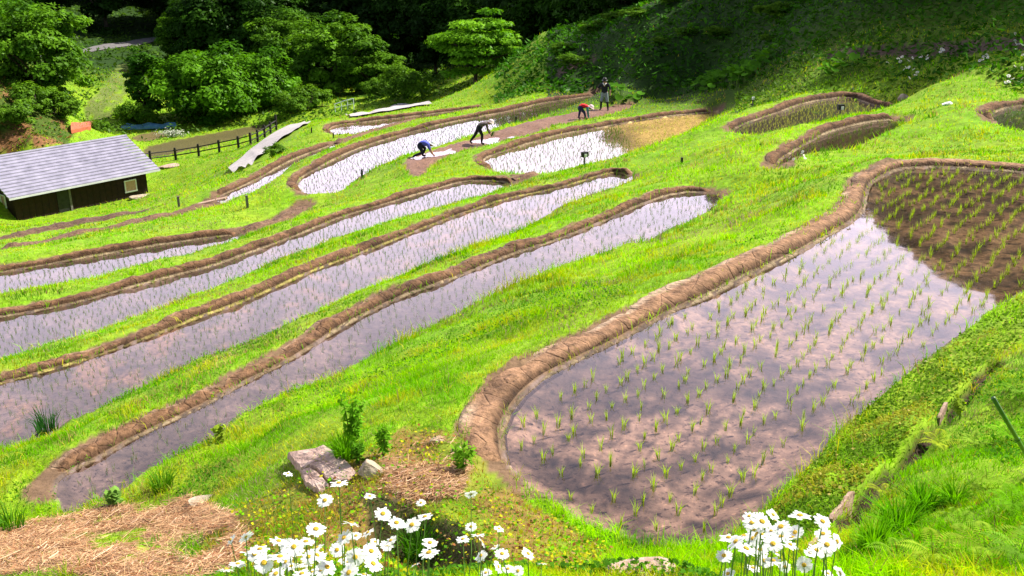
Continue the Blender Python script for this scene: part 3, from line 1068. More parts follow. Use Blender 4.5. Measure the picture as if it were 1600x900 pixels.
v3 = blades(np.stack([nx, ny, gsample(HG, nx, ny) - .01], 1), RNG.uniform(.025, .085, nn_) * np.where(dd_, .8, 1), RNG.uniform(.004, .009, nn_), RNG.uniform(0, 2 * PI, nn_), RNG.uniform(.3, 1.3, nn_), nc, False)
sprigs = []
for key_, d_ in PADDY.items():
    if not d_['ridge']:
        continue
    P_ = d_['rline']
    m_ = int(len(P_) * .4 * 2.2)
    ii_ = RNG.integers(0, len(P_), m_)
    nn2 = offset_line(P_, d_['sgn'], 1)[ii_]
    t_ = RNG.choice([.03, .1, .16, .5, .8, 1.0], m_, p=[.3, .25, .15, .05, .1, .15]) + RNG.normal(0, .03, m_)
    c_ = np.stack([P_[ii_, 0] + nn2[:, 0] * t_ * d_['w'], P_[ii_, 1] + nn2[:, 1] * t_ * d_['w'], d_['z'] + d_['h'] * np.interp(t_, PROF[:, 0], PROF[:, 1])], 1)
    kk_ = RNG.integers(3, 9)
    c_ = np.repeat(c_, 6, 0) + RNG.normal(0, .03, (m_ * 6, 3)) * np.array([1, 1, .1])
    rr2 = np.hypot(c_[:, 0], c_[:, 1])
    cc_ = np.where(RNG.random((len(c_), 1)) < .6, LIME, YELL) * RNG.uniform(.5, 1.2, (len(c_), 1))
    sprigs.append(blades(c_ - np.array([0, 0, .02]), RNG.uniform(.05, .13, len(c_)), np.maximum(.006, .0006 * rr2), RNG.uniform(0, 6.28, len(c_)), RNG.uniform(.2, 1.0, len(c_)), cc_, False))
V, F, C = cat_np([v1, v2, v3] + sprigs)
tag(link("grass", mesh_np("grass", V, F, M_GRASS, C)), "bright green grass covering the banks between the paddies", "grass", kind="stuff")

# ground cover of small round leaves
parts = []
x, y, r = fan_points(260000, 4.5, 24, -32, 40)
sh = gsample(SG, x, y)
rd = gsample(RG, x, y)
cov = inside(R_COVER, x, y)
cl = sstep(.60, .70, fbm(x * .5 + 40, y * .5 + 13, 121, 3)) > RNG.random(len(x))
dz = inside(R_DRYG, x, y)
ok = (sh > .0) & (rd > 1.2) & (cov | (cl & (RNG.random(len(x)) < .45)) | (dz & (RNG.random(len(x)) < .16)))
ok &= ~inside(R_STRAW, x, y)
x, y, r, cov, dz = x[ok], y[ok], r[ok], cov[ok], dz[ok]
n = len(x)
C0 = np.stack([x, y, gsample(HG, x, y) + RNG.uniform(.0, .07, n)], 1)
nr = RNG.normal(size=(n, 3)) * .45 + np.array([0, 0, 1])
b = fbm(x * 2.4, y * 2.4, 123, 3)
col = np.where((b > .55)[:, None], np.array([.26, .27, .03]), np.array([.10, .20, .015])) * RNG.uniform(.55, 1.35, (n, 1))
col[~cov] = np.array([.07, .20, .014]) * RNG.uniform(.6, 1.4, ((~cov).sum(), 1))
q = RNG.random(n)
for lo_, hi_, cc_ in ((0, .34, (.46, .45, .02)), (.34, .74, (.16, .42, .008)), (.74, .84, (.30, .13, .05)), (.84, .90, (.42, .30, .12))):
    kk = dz & (q >= lo_) & (q < hi_)
    col[kk] = np.array(cc_) * RNG.uniform(.6, 1.3, (kk.sum(), 1))
wh = RNG.random(n) < .02
col[wh & cov] = np.array([.5, .42, .12])
V, F, C = leafquads(C0, nr, RNG.uniform(.009, .021, n), col, .8)
tag(link("ground_cover", mesh_np("ground_cover", V, F, M_GRASS, C)), "low clover and creeping leaves on the near banks", "ground cover", kind="stuff")


# straw
def straw(R, n, lmax=.12, wd_=.0021):
    lo, hi = R[:, :2].min(0), R[:, :2].max(0)
    x = RNG.uniform(lo[0], hi[0], n * 3)
    y = RNG.uniform(lo[1], hi[1], n * 3)
    k = inside(R, x, y)
    x, y = x[k][:n], y[k][:n]
    n = len(x)
    L = RNG.uniform(.02, lmax, n)
    kk = fbm(x * 1.6, y * 1.6, 117, 3) + RNG.normal(0, .05, n) < .60
    x, y, L = x[kk], y[kk], L[kk]
    n = len(x)
    a = RNG.normal(.35, .75, n)
    d = np.stack([np.cos(a), np.sin(a), RNG.normal(0, .12, n)], 1)
    c = np.stack([x, y, gsample(HG, x, y) + RNG.uniform(.005, .05, n)], 1)
    sd = np.stack([-np.sin(a), np.cos(a), RNG.normal(0, .6, n)], 1) * wd_
    p0, p1 = c - d * L[:, None], c + d * L[:, None]
    p0[:, 2] = np.maximum(p0[:, 2], gsample(HG, p0[:, 0], p0[:, 1]) + .004)
    p1[:, 2] = np.maximum(p1[:, 2], gsample(HG, p1[:, 0], p1[:, 1]) + .004)
    V = np.stack([p0 - sd, p0 + sd, p1 + sd, p1 - sd], 1).reshape(-1, 3)
    t = RNG.random((n, 1))
    col = (np.array([.60, .40, .21]) * t + np.array([.30, .12, .05]) * (1 - t)) * RNG.uniform(.6, 1.3, (n, 1))
    return V, np.arange(4 * n).reshape(n, 4), np.repeat(col[:, None], 4, 1).reshape(-1, 3)


V, F, C = cat_np([straw(R_STRAW, 15000), straw(R_STRAW2, 3800, .075, .0016)])
tag(link("straw", mesh_np("straw", V, F, M_STRAW, C)), "reddish dry straw strewn over the near ground", "straw", kind="stuff")

# rough growth of the shaded hillside and far slopes
x, y, r = fan_points(230000, 36, 190, -42, 44)
z = gsample(HG, x, y)
u, v = on_px(x, y, z)
sh = gsample(SG, x, y)
az = np.degrees(np.arctan2(x, y))
hill = ((az > -1) & (r > 66 - 1.05 * np.clip(az, 0, 30)) & (r < 112))
left = inside(R_LBANK, x, y)
opp = (r > 92) & (az < 2)
trk = inside(R_TRACK, x, y) | inside(R_ROAD, x, y)
rightbank = (az > 13) & (r > 40) & (r <= 66 - 1.05 * az)
ok = (hill | left | opp | rightbank) & ~trk & (sh > .3)
ok &= fbm(x * .35, y * .35, 131, 3) + RNG.random(len(x)) * .25 > np.where(hill, .36, np.where(left, .40, .5))
x, y, z, r, hill, left = x[ok], y[ok], z[ok], r[ok], hill[ok], left[ok]
n = len(x)
hh = RNG.random(n) ** 1.5 * (.2 + 1.1 * sstep(.45, .75, fbm(x * .25, y * .25, 133, 3)))
hh = np.where(left, hh * .6, hh)
C0 = np.stack([x, y, z + hh], 1)
nr = RNG.normal(size=(n, 3)) * .6 + np.array([0, 0, 1])
tone = fbm(x * .3, y * .3, 135, 3)[:, None]
col = (np.array([.035, .105, .010]) * (1 - tone) + np.array([.105, .19, .022]) * tone) * RNG.uniform(.5, 1.4, (n, 1))
col[hill] *= np.array([.65, 1.0, .6])
k = left & (RNG.random(n) < .28)
col[k] = np.array([.26, .15, .05]) * RNG.uniform(.5, 1.2, (k.sum(), 1))
V, F, C = leafquads(C0, nr, RNG.uniform(.0012, .0032, n) * r * np.where(hill, 1.35, 1), col, .42)
tag(link("undergrowth", mesh_np("undergrowth", V, F, M_LEAF, C)), "rough weeds and ferns over the shaded hillside", "undergrowth", kind="stuff")


# ------------------------------------------------------------------ rice seedlings
def tuft(n, h, spread, seed):
    rr = np.random.default_rng(seed)
    a = rr.uniform(0, 2 * PI, n)
    P = np.stack([np.cos(a) * .011, np.sin(a) * .011, np.full(n, -.06)], 1)
    return blades(P, rr.uniform(.7, 1.15, n) * h + .06, np.full(n, .0085), a + rr.normal(0, .4, n), rr.uniform(.05, spread, n), np.array([.36, .52, .04]) * rr.uniform(.65, 1.3, (n, 1)))


VAR = [mesh_np("rice_seedling", *tuft(11, .135, .42, 200 + i)[:2], M_SEED, tuft(11, .135, .42, 200 + i)[2]) for i in range(7)]


def plant_grid(d, sx, sy, jit, inset):
    P = d['poly'][:, :2]
    c = P.mean(0)
    w, vec = np.linalg.eigh(np.cov((P - c).T))
    ax, bx = vec[:, 1], vec[:, 0]
    q = (P - c) @ np.stack([ax, bx], 1)
    lo, hi = q.min(0), q.max(0)
    gx, gy = np.meshgrid(np.arange(lo[0], hi[0], sx), np.arange(lo[1], hi[1], sy))
    gx = gx + RNG.normal(0, jit, gx.shape) + .25 * np.sin(gy * .8)
    gy = gy + RNG.normal(0, jit, gy.shape) + .12 * np.sin(gx * .35)
    X = c[0] + gx.ravel() * ax[0] + gy.ravel() * bx[0]
    Y = c[1] + gx.ravel() * ax[1] + gy.ravel() * bx[1]
    k = inside(P, X, Y) & (polydist(P, X, Y, True) > inset) & (RNG.random(len(X)) > .05)
    return X[k], Y[k]


seeds = []
for nm, sx, sy in (('nearest', .215, .27), ('narrow', .18, .24), ('brown', .165, .21), ('lilac', .17, .22), ('leftmost', .19, .24), ('yellow', .22, .27), ('white', .21, .26), ('sliver', .26, .3), ('farthest', .3, .3), ('grey', .22, .26), ('crescent', .24, .3), ('corner', .24, .28)):
    X, Y = plant_grid(PADDY[nm], sx, sy, .03, .14)
    for a, b in zip(X, Y):
        if nm == 'yellow' and random.random() < (.1 if a < 5.2 else .62):
            continue
        if abs(math.atan2(a, b)) < .62:
            seeds.append((a, b, PADDY[nm]['z'], nm, math.hypot(a, b)))
n1 = sorted([s for s in seeds if s[3] == 'nearest'], key=lambda s: s[4])
def in_view(s):
    u, v = on_px(s[0], s[1], s[2])
    return -10 < u < 1610
n1 = [s for s in n1 if in_view(s)]
first = n1[:300]
chosen = set(id(s) for s in first)
for i, s in enumerate(first):
    o = link("rice_seedling", VAR[i % 7], None, (s[0], s[1], s[2]), (random.uniform(-.1, .1), random.uniform(-.1, .1), random.uniform(0, 6.28)), random.uniform(.6, 1.0))
    tag(o, "young rice seedling in the near half of the big nearest paddy", "rice seedling", "rice seedlings of the big nearest paddy")
rest = [s for s in seeds if id(s) not in chosen]
ra = np.array([(s[0], s[1], s[2]) for s in rest])
rr_ = np.hypot(ra[:, 0], ra[:, 1])
K = 6
isn = np.array([s[3] == 'nearest' for s in rest])
ra = np.concatenate([ra, ra[isn]])
rr_ = np.hypot(ra[:, 0], ra[:, 1])
dkb = np.concatenate([np.array([s[3] in ('yellow', 'grey') for s in rest]), np.zeros(isn.sum(), bool)])
nrb = np.concatenate([isn, np.ones(isn.sum(), bool)])
P = np.repeat(ra, K, 0)
n = len(P)
P[:, :2] += RNG.normal(0, .009, (n, 2))
P[:, 2] -= .05
rk = np.repeat(rr_, K)
dk = np.repeat(dkb, K)
nk = np.repeat(nrb, K)
dl = np.repeat(np.array([s[3] == 'yellow' and s[0] < 5.2 for s in rest] + [False] * int(isn.sum())), K)
col = np.where(dk[:, None] & ~dl[:, None], np.array([.46, .50, .10]), np.array([.12, .22, .022])) * RNG.uniform(.6, 1.25, (n, 1))
col[nk] = np.array([.36, .52, .04]) * RNG.uniform(.6, 1.25, (nk.sum(), 1))
V, F, C = blades(P, RNG.uniform(.10, .175, n) * np.where(dl, 1.25, np.where(dk, .9, 1)), np.maximum(.007, .00044 * rk), RNG.uniform(0, 2 * PI, n), RNG.uniform(.05, .45, n), col, False)
tag(link("rice_seedlings", mesh_np("rice_seedlings", V, F, M_SEED, C)), "rows of rice seedlings in the farther water", "rice seedlings", kind="stuff")


# ------------------------------------------------------------------ trees
def crown_mesh(seed, rx, rz, nclump, nleaf, ls, c_lo, c_hi, layered=False, cone=0.0, clump=.34):
    rr = np.random.default_rng(seed)
    d = rr.normal(size=(nclump, 3))
    d /= np.linalg.norm(d, axis=1, keepdims=True)
    d[:, 2] = np.where((d[:, 2] < -.3) & (rr.random(nclump) < .5), -d[:, 2] * .6, d[:, 2])
    rad = rr.uniform(.35, 1.0, nclump) ** .6
    cen = d * rad[:, None] * np.array([rx, rx, rz]) * rr.uniform(.72, 1.24, (nclump, 1))
    if cone:
        t = (cen[:, 2] / rz + 1) / 2
        cen[:, :2] *= (1 - cone * t)[:, None] + .15
    if layered:
        lv = np.round(cen[:, 2] / (rz * .33)) * rz * .33
        cen[:, 2] = lv + rr.normal(0, .12, nclump)
    cr = clump * rx * rr.uniform(.55, 1.2, nclump)
    k = np.repeat(np.arange(nclump), nleaf)
    n = len(k)
    o = rr.normal(size=(n, 3))
    o /= np.linalg.norm(o, axis=1, keepdims=True)
    o *= rr.random((n, 1)) ** .45
    flat = .28 if layered else .62
    o[:, 2] = np.abs(o[:, 2]) * np.where(rr.random(n) < .72, 1, -.8)
    C0 = cen[k] + o * cr[k][:, None] * np.array([1, 1, flat])
    nr = o * .7 + d[k] * .35 + np.array([0, 0, .8]) + rr.normal(size=(n, 3)) * .45
    tone = rr.random(nclump)[k][:, None] * .75 + .25 * rr.random((n, 1))
    col = (np.array(c_lo) * (1 - tone) + np.array(c_hi) * tone) * rr.uniform(.7, 1.3, (n, 1))
    V, F, C = leafquads(C0, nr, rr.uniform(.6, 1.3, n) * ls, col, .48)
    V[:, 2] += rz * .9
    return V, F, C, cen + np.array([0, 0, rz * .9])


def trunk_mesh(seed, cen, h0, r0, top):
    rr = random.Random(seed)
    mb = MB()
    pts = [(0, 0, -h0 - .8), (rr.uniform(-.1, .1), rr.uniform(-.1, .1), -h0 * .5), (rr.uniform(-.2, .2), rr.uniform(-.2, .2), 0), (rr.uniform(-.3, .3), rr.uniform(-.3, .3), top * .5), (rr.uniform(-.3, .3), rr.uniform(-.3, .3), top)]
    mb.tube(pts, [r0 * 1.25, r0, r0 * .8, r0 * .5, r0 * .15], 8)
    order = sorted(range(len(cen)), key=lambda i: -np.hypot(cen[i][0], cen[i][1]))
    for i in order[:7]:
        c = cen[i]
        s = rr.uniform(.05, .5)
        a = Vector((0, 0, -h0 * .3 + s * c[2]))
        m = a.lerp(Vector([float(q) for q in c]), .5) + Vector((0, 0, .35))
        mb.tube([a, m, Vector([float(q) for q in c])], [r0 * .5, r0 * .32, r0 * .1], 6)
    return mb.mesh("trunk", M_BARK, True)


KINDS = {}


def tree_kind(key, seed, rx, rz, h0, nclump, nleaf, ls, lo, hi, r0=.22, **kw):
    V, F, C, cen = crown_mesh(seed, rx, rz, nclump, nleaf, ls, lo, hi, **kw)
    KINDS[key] = (mesh_np("crown", V, F, M_LEAF, C), trunk_mesh(seed, cen, h0, r0, rz * 1.5), h0)


tree_kind('broad', 1, 4.2, 3.0, .1, 120, 170, .22, (.022, .085, .004), (.13, .32, .012))
tree_kind('round', 2, 3.4, 3.2, .3, 110, 170, .20, (.025, .085, .005), (.15, .32, .016))
tree_kind('layered', 3, 4.0, 2.9, .5, 90, 170, .20, (.06, .19, .008), (.20, .42, .018), layered=True)
tree_kind('tall', 4, 3.6, 6.2, 1.0, 170, 170, .30, (.010, .032, .004), (.030, .080, .008), cone=.35)
tree_kind('dark', 5, 4.8, 5.2, .6, 150, 170, .30, (.012, .040, .004), (.042, .115, .008))
tree_kind('loose', 6, 3.6, 3.4, .8, 75, 140, .20, (.05, .09, .02), (.12, .20, .04), clump=.28)
tree_kind('shrub', 7, 1.6, 1.0, .0, 55, 110, .12, (.05, .13, .008), (.14, .28, .018), r0=.06)
tree_kind('slim', 8, 1.7, 3.6, .2, 70, 130, .2, (.022, .08, .006), (.07, .19, .012))


def tree(kind, loc, sc, rz, label, group=None, name=None, cat="tree", sz=1.0):
    cm, tm, h0 = KINDS[kind]
    nm = name or {'tall': 'conifer_tree', 'shrub': 'shrub'}.get(kind, 'broadleaf_tree')
    x, y = float(loc[0]), float(loc[1])
    o = thing(nm, label, cat, (x, y, H(x, y)), rz, group)
    link("crown", cm, o, (0, 0, h0 * sc * sz), (0, 0, 0), (sc, sc, sc * sz))
    link("trunk" if nm != 'shrub' else "stem", tm, o, (0, 0, h0 * sc * sz), (0, 0, 0), (sc, sc, sc * sz))
    return o


# trees one can tell apart: (kind, u, v of the foot, distance, scale, zscale, label)
for kind, u, d, sc, sz, lab in [
    ('round', 78, 93, 1.15, 1.05, 'leafy tree leaning on the bank above the hut roof'),
    ('slim', 238, 104, 1.0, 1.0, 'slim ivy clad tree at the edge of the grassy track'),
    ('broad', 322, 102, 1.15, 1.05, 'broad spreading tree with glossy crown behind the fenced field'),
    ('broad', 400, 106, .95, 1.05, 'round crown merging on the right of the broad spreading tree'),
    ('loose', 375, 138, 1.5, 1.2, 'grey green tree with thin top below the guardrail'),
    ('round', 300, 140, .9, 1.1, 'dusky vine covered tree beside the end of the road'),
    ('layered', 505, 150, 1.7, 1.35, 'tall tree with layered sprays in front of the guardrail'),
    ('round', 535, 112, 1.35, .95, 'wide bushy tree behind the white pipe frame'),
    ('round', 590, 110, .85, .8, 'small bushy tree leaning into the dark gully'),
    ('layered', 745, 93, 1.12, 1.0, 'light green tree with flat layered branches before the dark gully'),
    ('round', 455, 122, 1.1, 1.2, 'upright leafy tree left of the wide bushy tree'),
    ('shrub', 640, 97, 1.5, 1.2, 'dark green bush at the mouth of the gully'),
    ('broad', 25, 120, 1.1, 1.1, 'dark tree beyond the leaning tree at the left edge'),
    ]:
    a = math.atan2((u - 800) / FPX, CP + .15 * SP)
    tree(kind, (d * math.sin(a), d * math.cos(a)), sc, random.uniform(0, 6.28), lab, None, None, "bush" if kind == 'shrub' else "tree", sz)

# shrubs
for u, v, sc, lab in [(429, 246, .42, 'small dark bush on the bank beside the concrete path'), (215, 197, 1.2, 'bush at the foot of the slim ivy clad tree'), (60, 172, 1.1, 'bush under the leaning tree on the bank'),
                      (95, 185, 1.0, 'bush at the lower end of the left bank'), (490, 168, 1.1, 'pale bush left of the white pipe frame'), (455, 176, 1.0, 'feathery bush at the end of the dark fence'),
                      (158, 206, .5, 'low bush beside the rusty sheet'), (25, 195, .9, 'bush on the reddish bank at the left edge'), (590, 152, 1.0, 'light bush right of the white pipe frame')]:
    p = hit(u, v)
    tree('shrub', p, sc, random.uniform(0, 6.28), lab, None, "shrub", "bush")

rs_ = random.Random(21)
for i in range(26):
    azd = rs_.uniform(3, 27)
    d = np.interp(azd, [0, 5.7, 10, 19, 26.6], [73, 62, 57.5, 50.5, 44.5]) + rs_.uniform(1.0, 11)
    a = math.radians(azd)
    tree('shrub', (d * math.sin(a), d * math.cos(a)), rs_.uniform(.35, .8), rs_.uniform(0, 6.28), 'low dark bush on the shaded right hillside', 'bushes of the shaded hillside', "shrub", "bush", rs_.uniform(.4, .7))
# the forest round the valley head, trees nothing tells apart
rf = random.Random(5)
def polar(azd, d):
    a = math.radians(azd)
    return (d * math.sin(a), d * math.cos(a))
SUN_AZ = math.radians(66)        # to the right of the view direction
SUN_EL = math.radians(48)
FOREST = 'dark tree of the dense forest closing the valley', 'forest trees closing the valley'
for ring, (d, step) in enumerate([(150, 2.6), (160, 2.8), (172, 2.6), (188, 2.6), (212, 2.4)]):
    azd = -33.0
    while azd < 9:
        azd += step * rf.uniform(.7, 1.3)
        dd = d * rf.uniform(.96, 1.04)
        if ring == 0 and azd < -13.5:
            continue
        if ring == 1 and azd < -18 and azd > -31:
            continue
        if d < 190 and -16.5 < azd < -9 and ring > 0 and dd < 172:
            continue
        tree(rf.choice(['dark', 'dark', 'tall', 'round']), polar(azd, dd), rf.uniform(1.15, 1.6), rf.uniform(0, 6.28), *FOREST)
for azd, d in [(-7, 128), (-4.5, 122), (-2, 118), (0.5, 112), (2.8, 106), (4.2, 98), (-5.5, 140), (-1, 135), (2, 128), (5.5, 92), (4.8, 112), (6.8, 100), (8.5, 92), (8, 108), (-9.5, 132), (-11.5, 136), (-13.5, 128), (-16.5, 132), (-8.5, 145), (-3, 145), (.8, 145), (3.5, 138)]:
    sc_ = rf.uniform(.95, 1.2)
    if azd >= 3:
        sc_ = min(sc_, (-8.5 + (d - 42) * math.tan(math.radians(9.3)) - H(*polar(azd, d))) / 13.5)
    tree(rf.choice(['dark', 'tall', 'dark']), polar(azd, d), sc_, rf.uniform(0, 6.28), 'dark tree standing in the shaded gully', 'trees of the shaded gully')
HILLT = 'tall dark tree on top of the shaded right hillside', 'forest trees above the right hillside'
def shade_edge(azd):
    return np.interp(azd, [-5, 0, 5.7, 10, 19, 26.6, 45], [76, 67, 57.5, 55, 50.5, 45.5, 38.5])


def free_height(x, y):
    """how tall a tree may stand here and leave the terraces in the sun"""
    z0 = H(x, y)
    top = z0 + 27
    k = 0.5
    while k < 70:
        px_, py_ = x - math.sin(SUN_AZ) * k, y - math.cos(SUN_AZ) * k
        if math.hypot(px_, py_) < shade_edge(math.degrees(math.atan2(px_, py_))):
            top = min(top, H(px_, py_) + k * math.tan(SUN_EL))
            break
        k += .5
    azd, d = math.degrees(math.atan2(x, y)), math.hypot(x, y)
    lim = np.interp(azd, [0, 20, 21.5, 24, 27, 30, 33.5, 36.5], [12, 13.5, 15.5, 17.2, 19.3, 21, 23, 60])
    if azd < 12.5:
        top = min(top, -8.5 + (d - 40) * math.tan(math.radians(9.0)))
    top = min(top, -4.4 + (d - 18) * math.tan(math.radians(min(lim, 60))))
    return top - z0


dd = 60.0
while dd < 118:
    azd = 6.0 + rf.uniform(0, 3)
    while azd < 49:
        d = dd * rf.uniform(.97, 1.03)
        x_, y_ = polar(azd, d)
        hgt_ = free_height(x_, y_) * rf.uniform(.70, 1.06)
        if hgt_ > 4.5 and d > shade_edge(azd) + 15 - .25 * azd:
            kd = rf.choice(['tall', 'dark', 'tall'])
            tree(kd, (x_, y_), hgt_ / (14.3 if kd == 'tall' else 12.0), rf.uniform(0, 6.28), *HILLT)
        azd += math.degrees(max(2.6, min(5.0, hgt_ * .3)) / d) * rf.uniform(.85, 1.15)
    dd += 5.2


# ------------------------------------------------------------------ the hut
def hut():
    zb = -17.5
    A = pz(28, 347, zb)
    B = pz(232, 303, zb)
    t = B - A
    L = np.linalg.norm(t)
    t = t / L
    nrm = np.array([-t[1], t[0], 0])             # away from the viewer
    if nrm[1] < 0:
        nrm = -nrm
    rz = math.atan2(t[1], t[0])

    def proj(p):
        return on_px(*p)
    # fit eave height, overhang, ridge
    best = None
    for oh in np.linspace(.2, 1.2, 11):
        for e in np.linspace(.3, 1.2, 10):
            for he in np.linspace(1.0, 3.0, 41):
                c = B + t * e - nrm * oh + np.array([0, 0, he])
                u, v = proj(c)
                er = (u - 250) ** 2 + (v - 265) ** 2
                if best is None or er < best[0]:
                    best = (er, oh, e, he)
    _, oh, e, he = best
    b2 = None
    for m in np.linspace(1, 7, 61):
        for hr in np.linspace(he + .2, he + 4, 77):
            c = B + t * e + nrm * m + np.array([0, 0, hr])
            u, v = proj(c)
            er = (u - 197) ** 2 + (v - 213) ** 2
            if b2 is None or er < b2[0]:
                b2 = (er, m, hr)
    _, m, hr = b2
    print("HUT L %.2f oh %.2f e %.2f he %.2f ridge m %.2f hr %.2f err %.1f %.1f" % (L, oh, e, he, m, hr, best[0], b2[0]))
    root = thing("hut", "dark timber hut with a pale grey metal roof in the valley", "hut", A, rz)
    W = 2 * m
    sl = (hr - he) / (m + oh)                     # roof slope
    wt = he + sl * oh                             # wall top at the front face
    # walls: a pentagon prism with butted boards
    th = .12
    wb = MB()
    wb.hexa([(0, 0, -.6), (L, 0, -.6), (L, th, -.6), (0, th, -.6)], [(0, 0, wt - .05), (L, 0, wt - .05), (L, th, wt - .05), (0, th, wt - .05)])
    wb.hexa([(0, W - th, -.6), (L, W - th, -.6), (L, W, -.6), (0, W, -.6)], [(0, W - th, wt - .05), (L, W - th, wt - .05), (L, W, wt - .05), (0, W, wt - .05)])
    for x0 in (0, L - th):
        wb.add([(x0, th, -.6), (x0, W - th, -.6), (x0, W - th, wt - .05), (x0, m, hr - .08), (x0, th, wt - .05),
                (x0 + th, th, -.6), (x0 + th, W - th, -.6), (x0 + th, W - th, wt - .05), (x0 + th, m, hr - .08), (x0 + th, th, wt - .05)],
               [(0, 1, 2, 3, 4), (9, 8, 7, 6, 5), (0, 5, 6, 1), (1, 6, 7, 2), (2, 7, 8, 3), (3, 8, 9, 4), (4, 9, 5, 0)])
    k = 0.0
    while k < L:
        wb.box((k, -.012, wt / 2 - .3), (.05, .018, wt + .45))
        k += .45
    wb.build("wall", M_WOOD_DARK, root)
    # roof: stepped metal courses on each slope
    rf_ = MB()
    nc = 13
    x0, x1 = -e, L + e
    if True:
        x0 = -.55
    for sgn in (0, 1):
        for i in range(nc):
            s0, s1 = i / nc, (i + 1) / nc
            def yy(s_):
                y = -oh + (m + oh) * s_
                return y if sgn == 0 else 2 * m - y
            def zz(s_):
                return he + (hr - he) * s_
            a0, a1 = yy(s0), yy(s1)
            z0, z1 = zz(s0) + .10, zz(s1) + .02
            b = [(x0, a0, z0 - .10), (x1, a0, z0 - .06), (x1, a1, z1 - .05), (x0, a1, z1 - .05)]
            tp = [(x0, a0, z0), (x1, a0, z0), (x1, a1, z1), (x0, a1, z1)]
            if sgn:
                b, tp = b[::-1], tp[::-1]
            rf_.hexa(b, tp)
    roof = rf_.build("roof", M_ROOF, root)
    rc = MB()
    rc.tube([(x0 - .02, m, hr + .05), (x1 + .02, m, hr + .05)], .09, 8)
    rc.build("ridge_cap", M_ROOF, roof)
    ee = MB()
    ee.box(((x0 + x1) / 2, -oh - .02, he - .03), (x1 - x0, .03, .12))
    ee.build("eave_trim", M_ROOF_EDGE, roof)
    for xs in (x0, x1):
        v = MB()
        v.hexa([(xs - .015, -oh, he - .12), (xs + .015, -oh, he - .12), (xs + .015, m, hr - .12), (xs - .015, m, hr - .12)],
               [(xs - .015, -oh, he - .02), (xs + .015, -oh, he - .02), (xs + .015, m, hr - .02), (xs - .015, m, hr - .02)])
        v.build("verge_board", M_FENCE, roof)
    # window of the front wall near its far end
    def win(cx, w, h, zc, face):
        fr = MB()
        bw = .07
        if face == 'front':
            bx = lambda c, s_: fr.box((c[0], -.04, c[1]), (s_[0], .07, s_[1]))
        else:
            bx = lambda c, s_: fr.box((-.04, c[0], c[1]), (.07, s_[0], s_[1]))
        bx((cx, zc + h / 2), (w + bw, bw))
        bx((cx, zc - h / 2), (w + bw * 1.6, bw * 1.3))
        bx((cx - w / 2, zc), (bw, h - bw))
        bx((cx + w / 2, zc), (bw, h - bw))
        f = fr.build("window", M_WHITE, root)
        pn = MB()
        if face == 'front':
            pn.box((cx, -.022, zc), (w - bw, .02, h - bw))
        else:
            pn.box((-.022, cx, zc), (.02, w - bw, h - bw))
        pn.build("pane", M_CURTAIN, f)
    win(L * .862, .85, .80, wt * .42, 'front')
    win(m * .45, .6, 1.1, wt * .5, 'gable')
    dr = MB()
    dr.box((L * .34, -.03, wt * .42), (.85, .04, wt * .84 + .2))
    d_ = dr.build("door", M_BLACK, root)
    jb = MB()
    jb.box((L * .34 + .46, -.05, wt * .42), (.14, .10, wt * .84 + .2))
    jb.build("door_jamb", M_POST, d_)
    st = hit(222, 309)
    return root


hut()
P = hit(222, 308)
import bmesh


def stone(name, loc, size, seed, mat, label, rz=0, flat=False, cat="stone", group=None):
    bm = bmesh.new()
    bmesh.ops.create_icosphere(bm, subdivisions=4, radius=1)
    rr = random.Random(seed)
    planes = [(Vector((rr.gauss(0, 1), rr.gauss(0, 1), rr.gauss(0, .8))).normalized(), rr.uniform(.55, .85)) for _ in range(9)]
    if flat:
        planes += [(Vector((.06, -.05, 1)).normalized(), .42)]
    for v in bm.verts:
        for nrm, dd in planes:
            k = v.co.dot(nrm) - dd
            if k > 0:
                v.co -= nrm * k * .92
        q = v.co * 2.3
        v.co *= 1 + (float(fbm(np.array([q.x + q.z]), np.array([q.y - q.z]), seed, 3)[0]) - .5) * .16
    for v in bm.verts:
        v.co = Vector((v.co.x * size[0], v.co.y * size[1], v.co.z * size[2]))
    me = bpy.data.meshes.new(name)
    bm.to_mesh(me)
    me.materials.append(mat)
    o = link(name, me, None, loc, (0, 0, rz))
    return tag(o, label, cat, group)


stone("doorstep_stone", P, (.9, .6, .25), 3, M_STONE2, "pale flat stone below the lit window of the hut", .5, True)
P = hit(268, 260)
stone("flat_stone", P, (1.1, .8, .2), 4, M_STONE, "mauve flat stone on the grass beside the hut corner", .2, True)

# ------------------------------------------------------------------ fence
def fence():
    px_ = [(205,258),(236,255),(275,250),(311,244),(343,238),(373,232),(392,227),(403,222),(414,215),(423,209),(432,203)]
    pts = []
    for u, v in px_:
        p = hit(u, v)
        pts.append(p)
    root = thing("fence", "dark two rail wooden fence along the brown field", "fence", pts[0])
    o = pts[0]
    for i, p in enumerate(pts):
        q = p - o
        mb = MB()
        hgt = .95 if i < 10 else 1.25
        mb.box((q[0], q[1], q[2] + hgt / 2 - .2), (.16, .16, hgt + .4))
        mb.box((q[0], q[1], q[2] + hgt + .03), (.12, .12, .06))
        mb.build("post", M_FENCE, root)
    for hh in (.38, .78):
        for i in range(len(pts) - 1):
            a, b = pts[i] - o, pts[i + 1] - o
            d = (b - a) / np.linalg.norm(b - a)
            mb = MB()
            mb.tube([a + d * .075 + (0, 0, hh), b - d * .075 + (0, 0, hh)], .05, 6)
            mb.build("rail", M_FENCE, root)


fence()


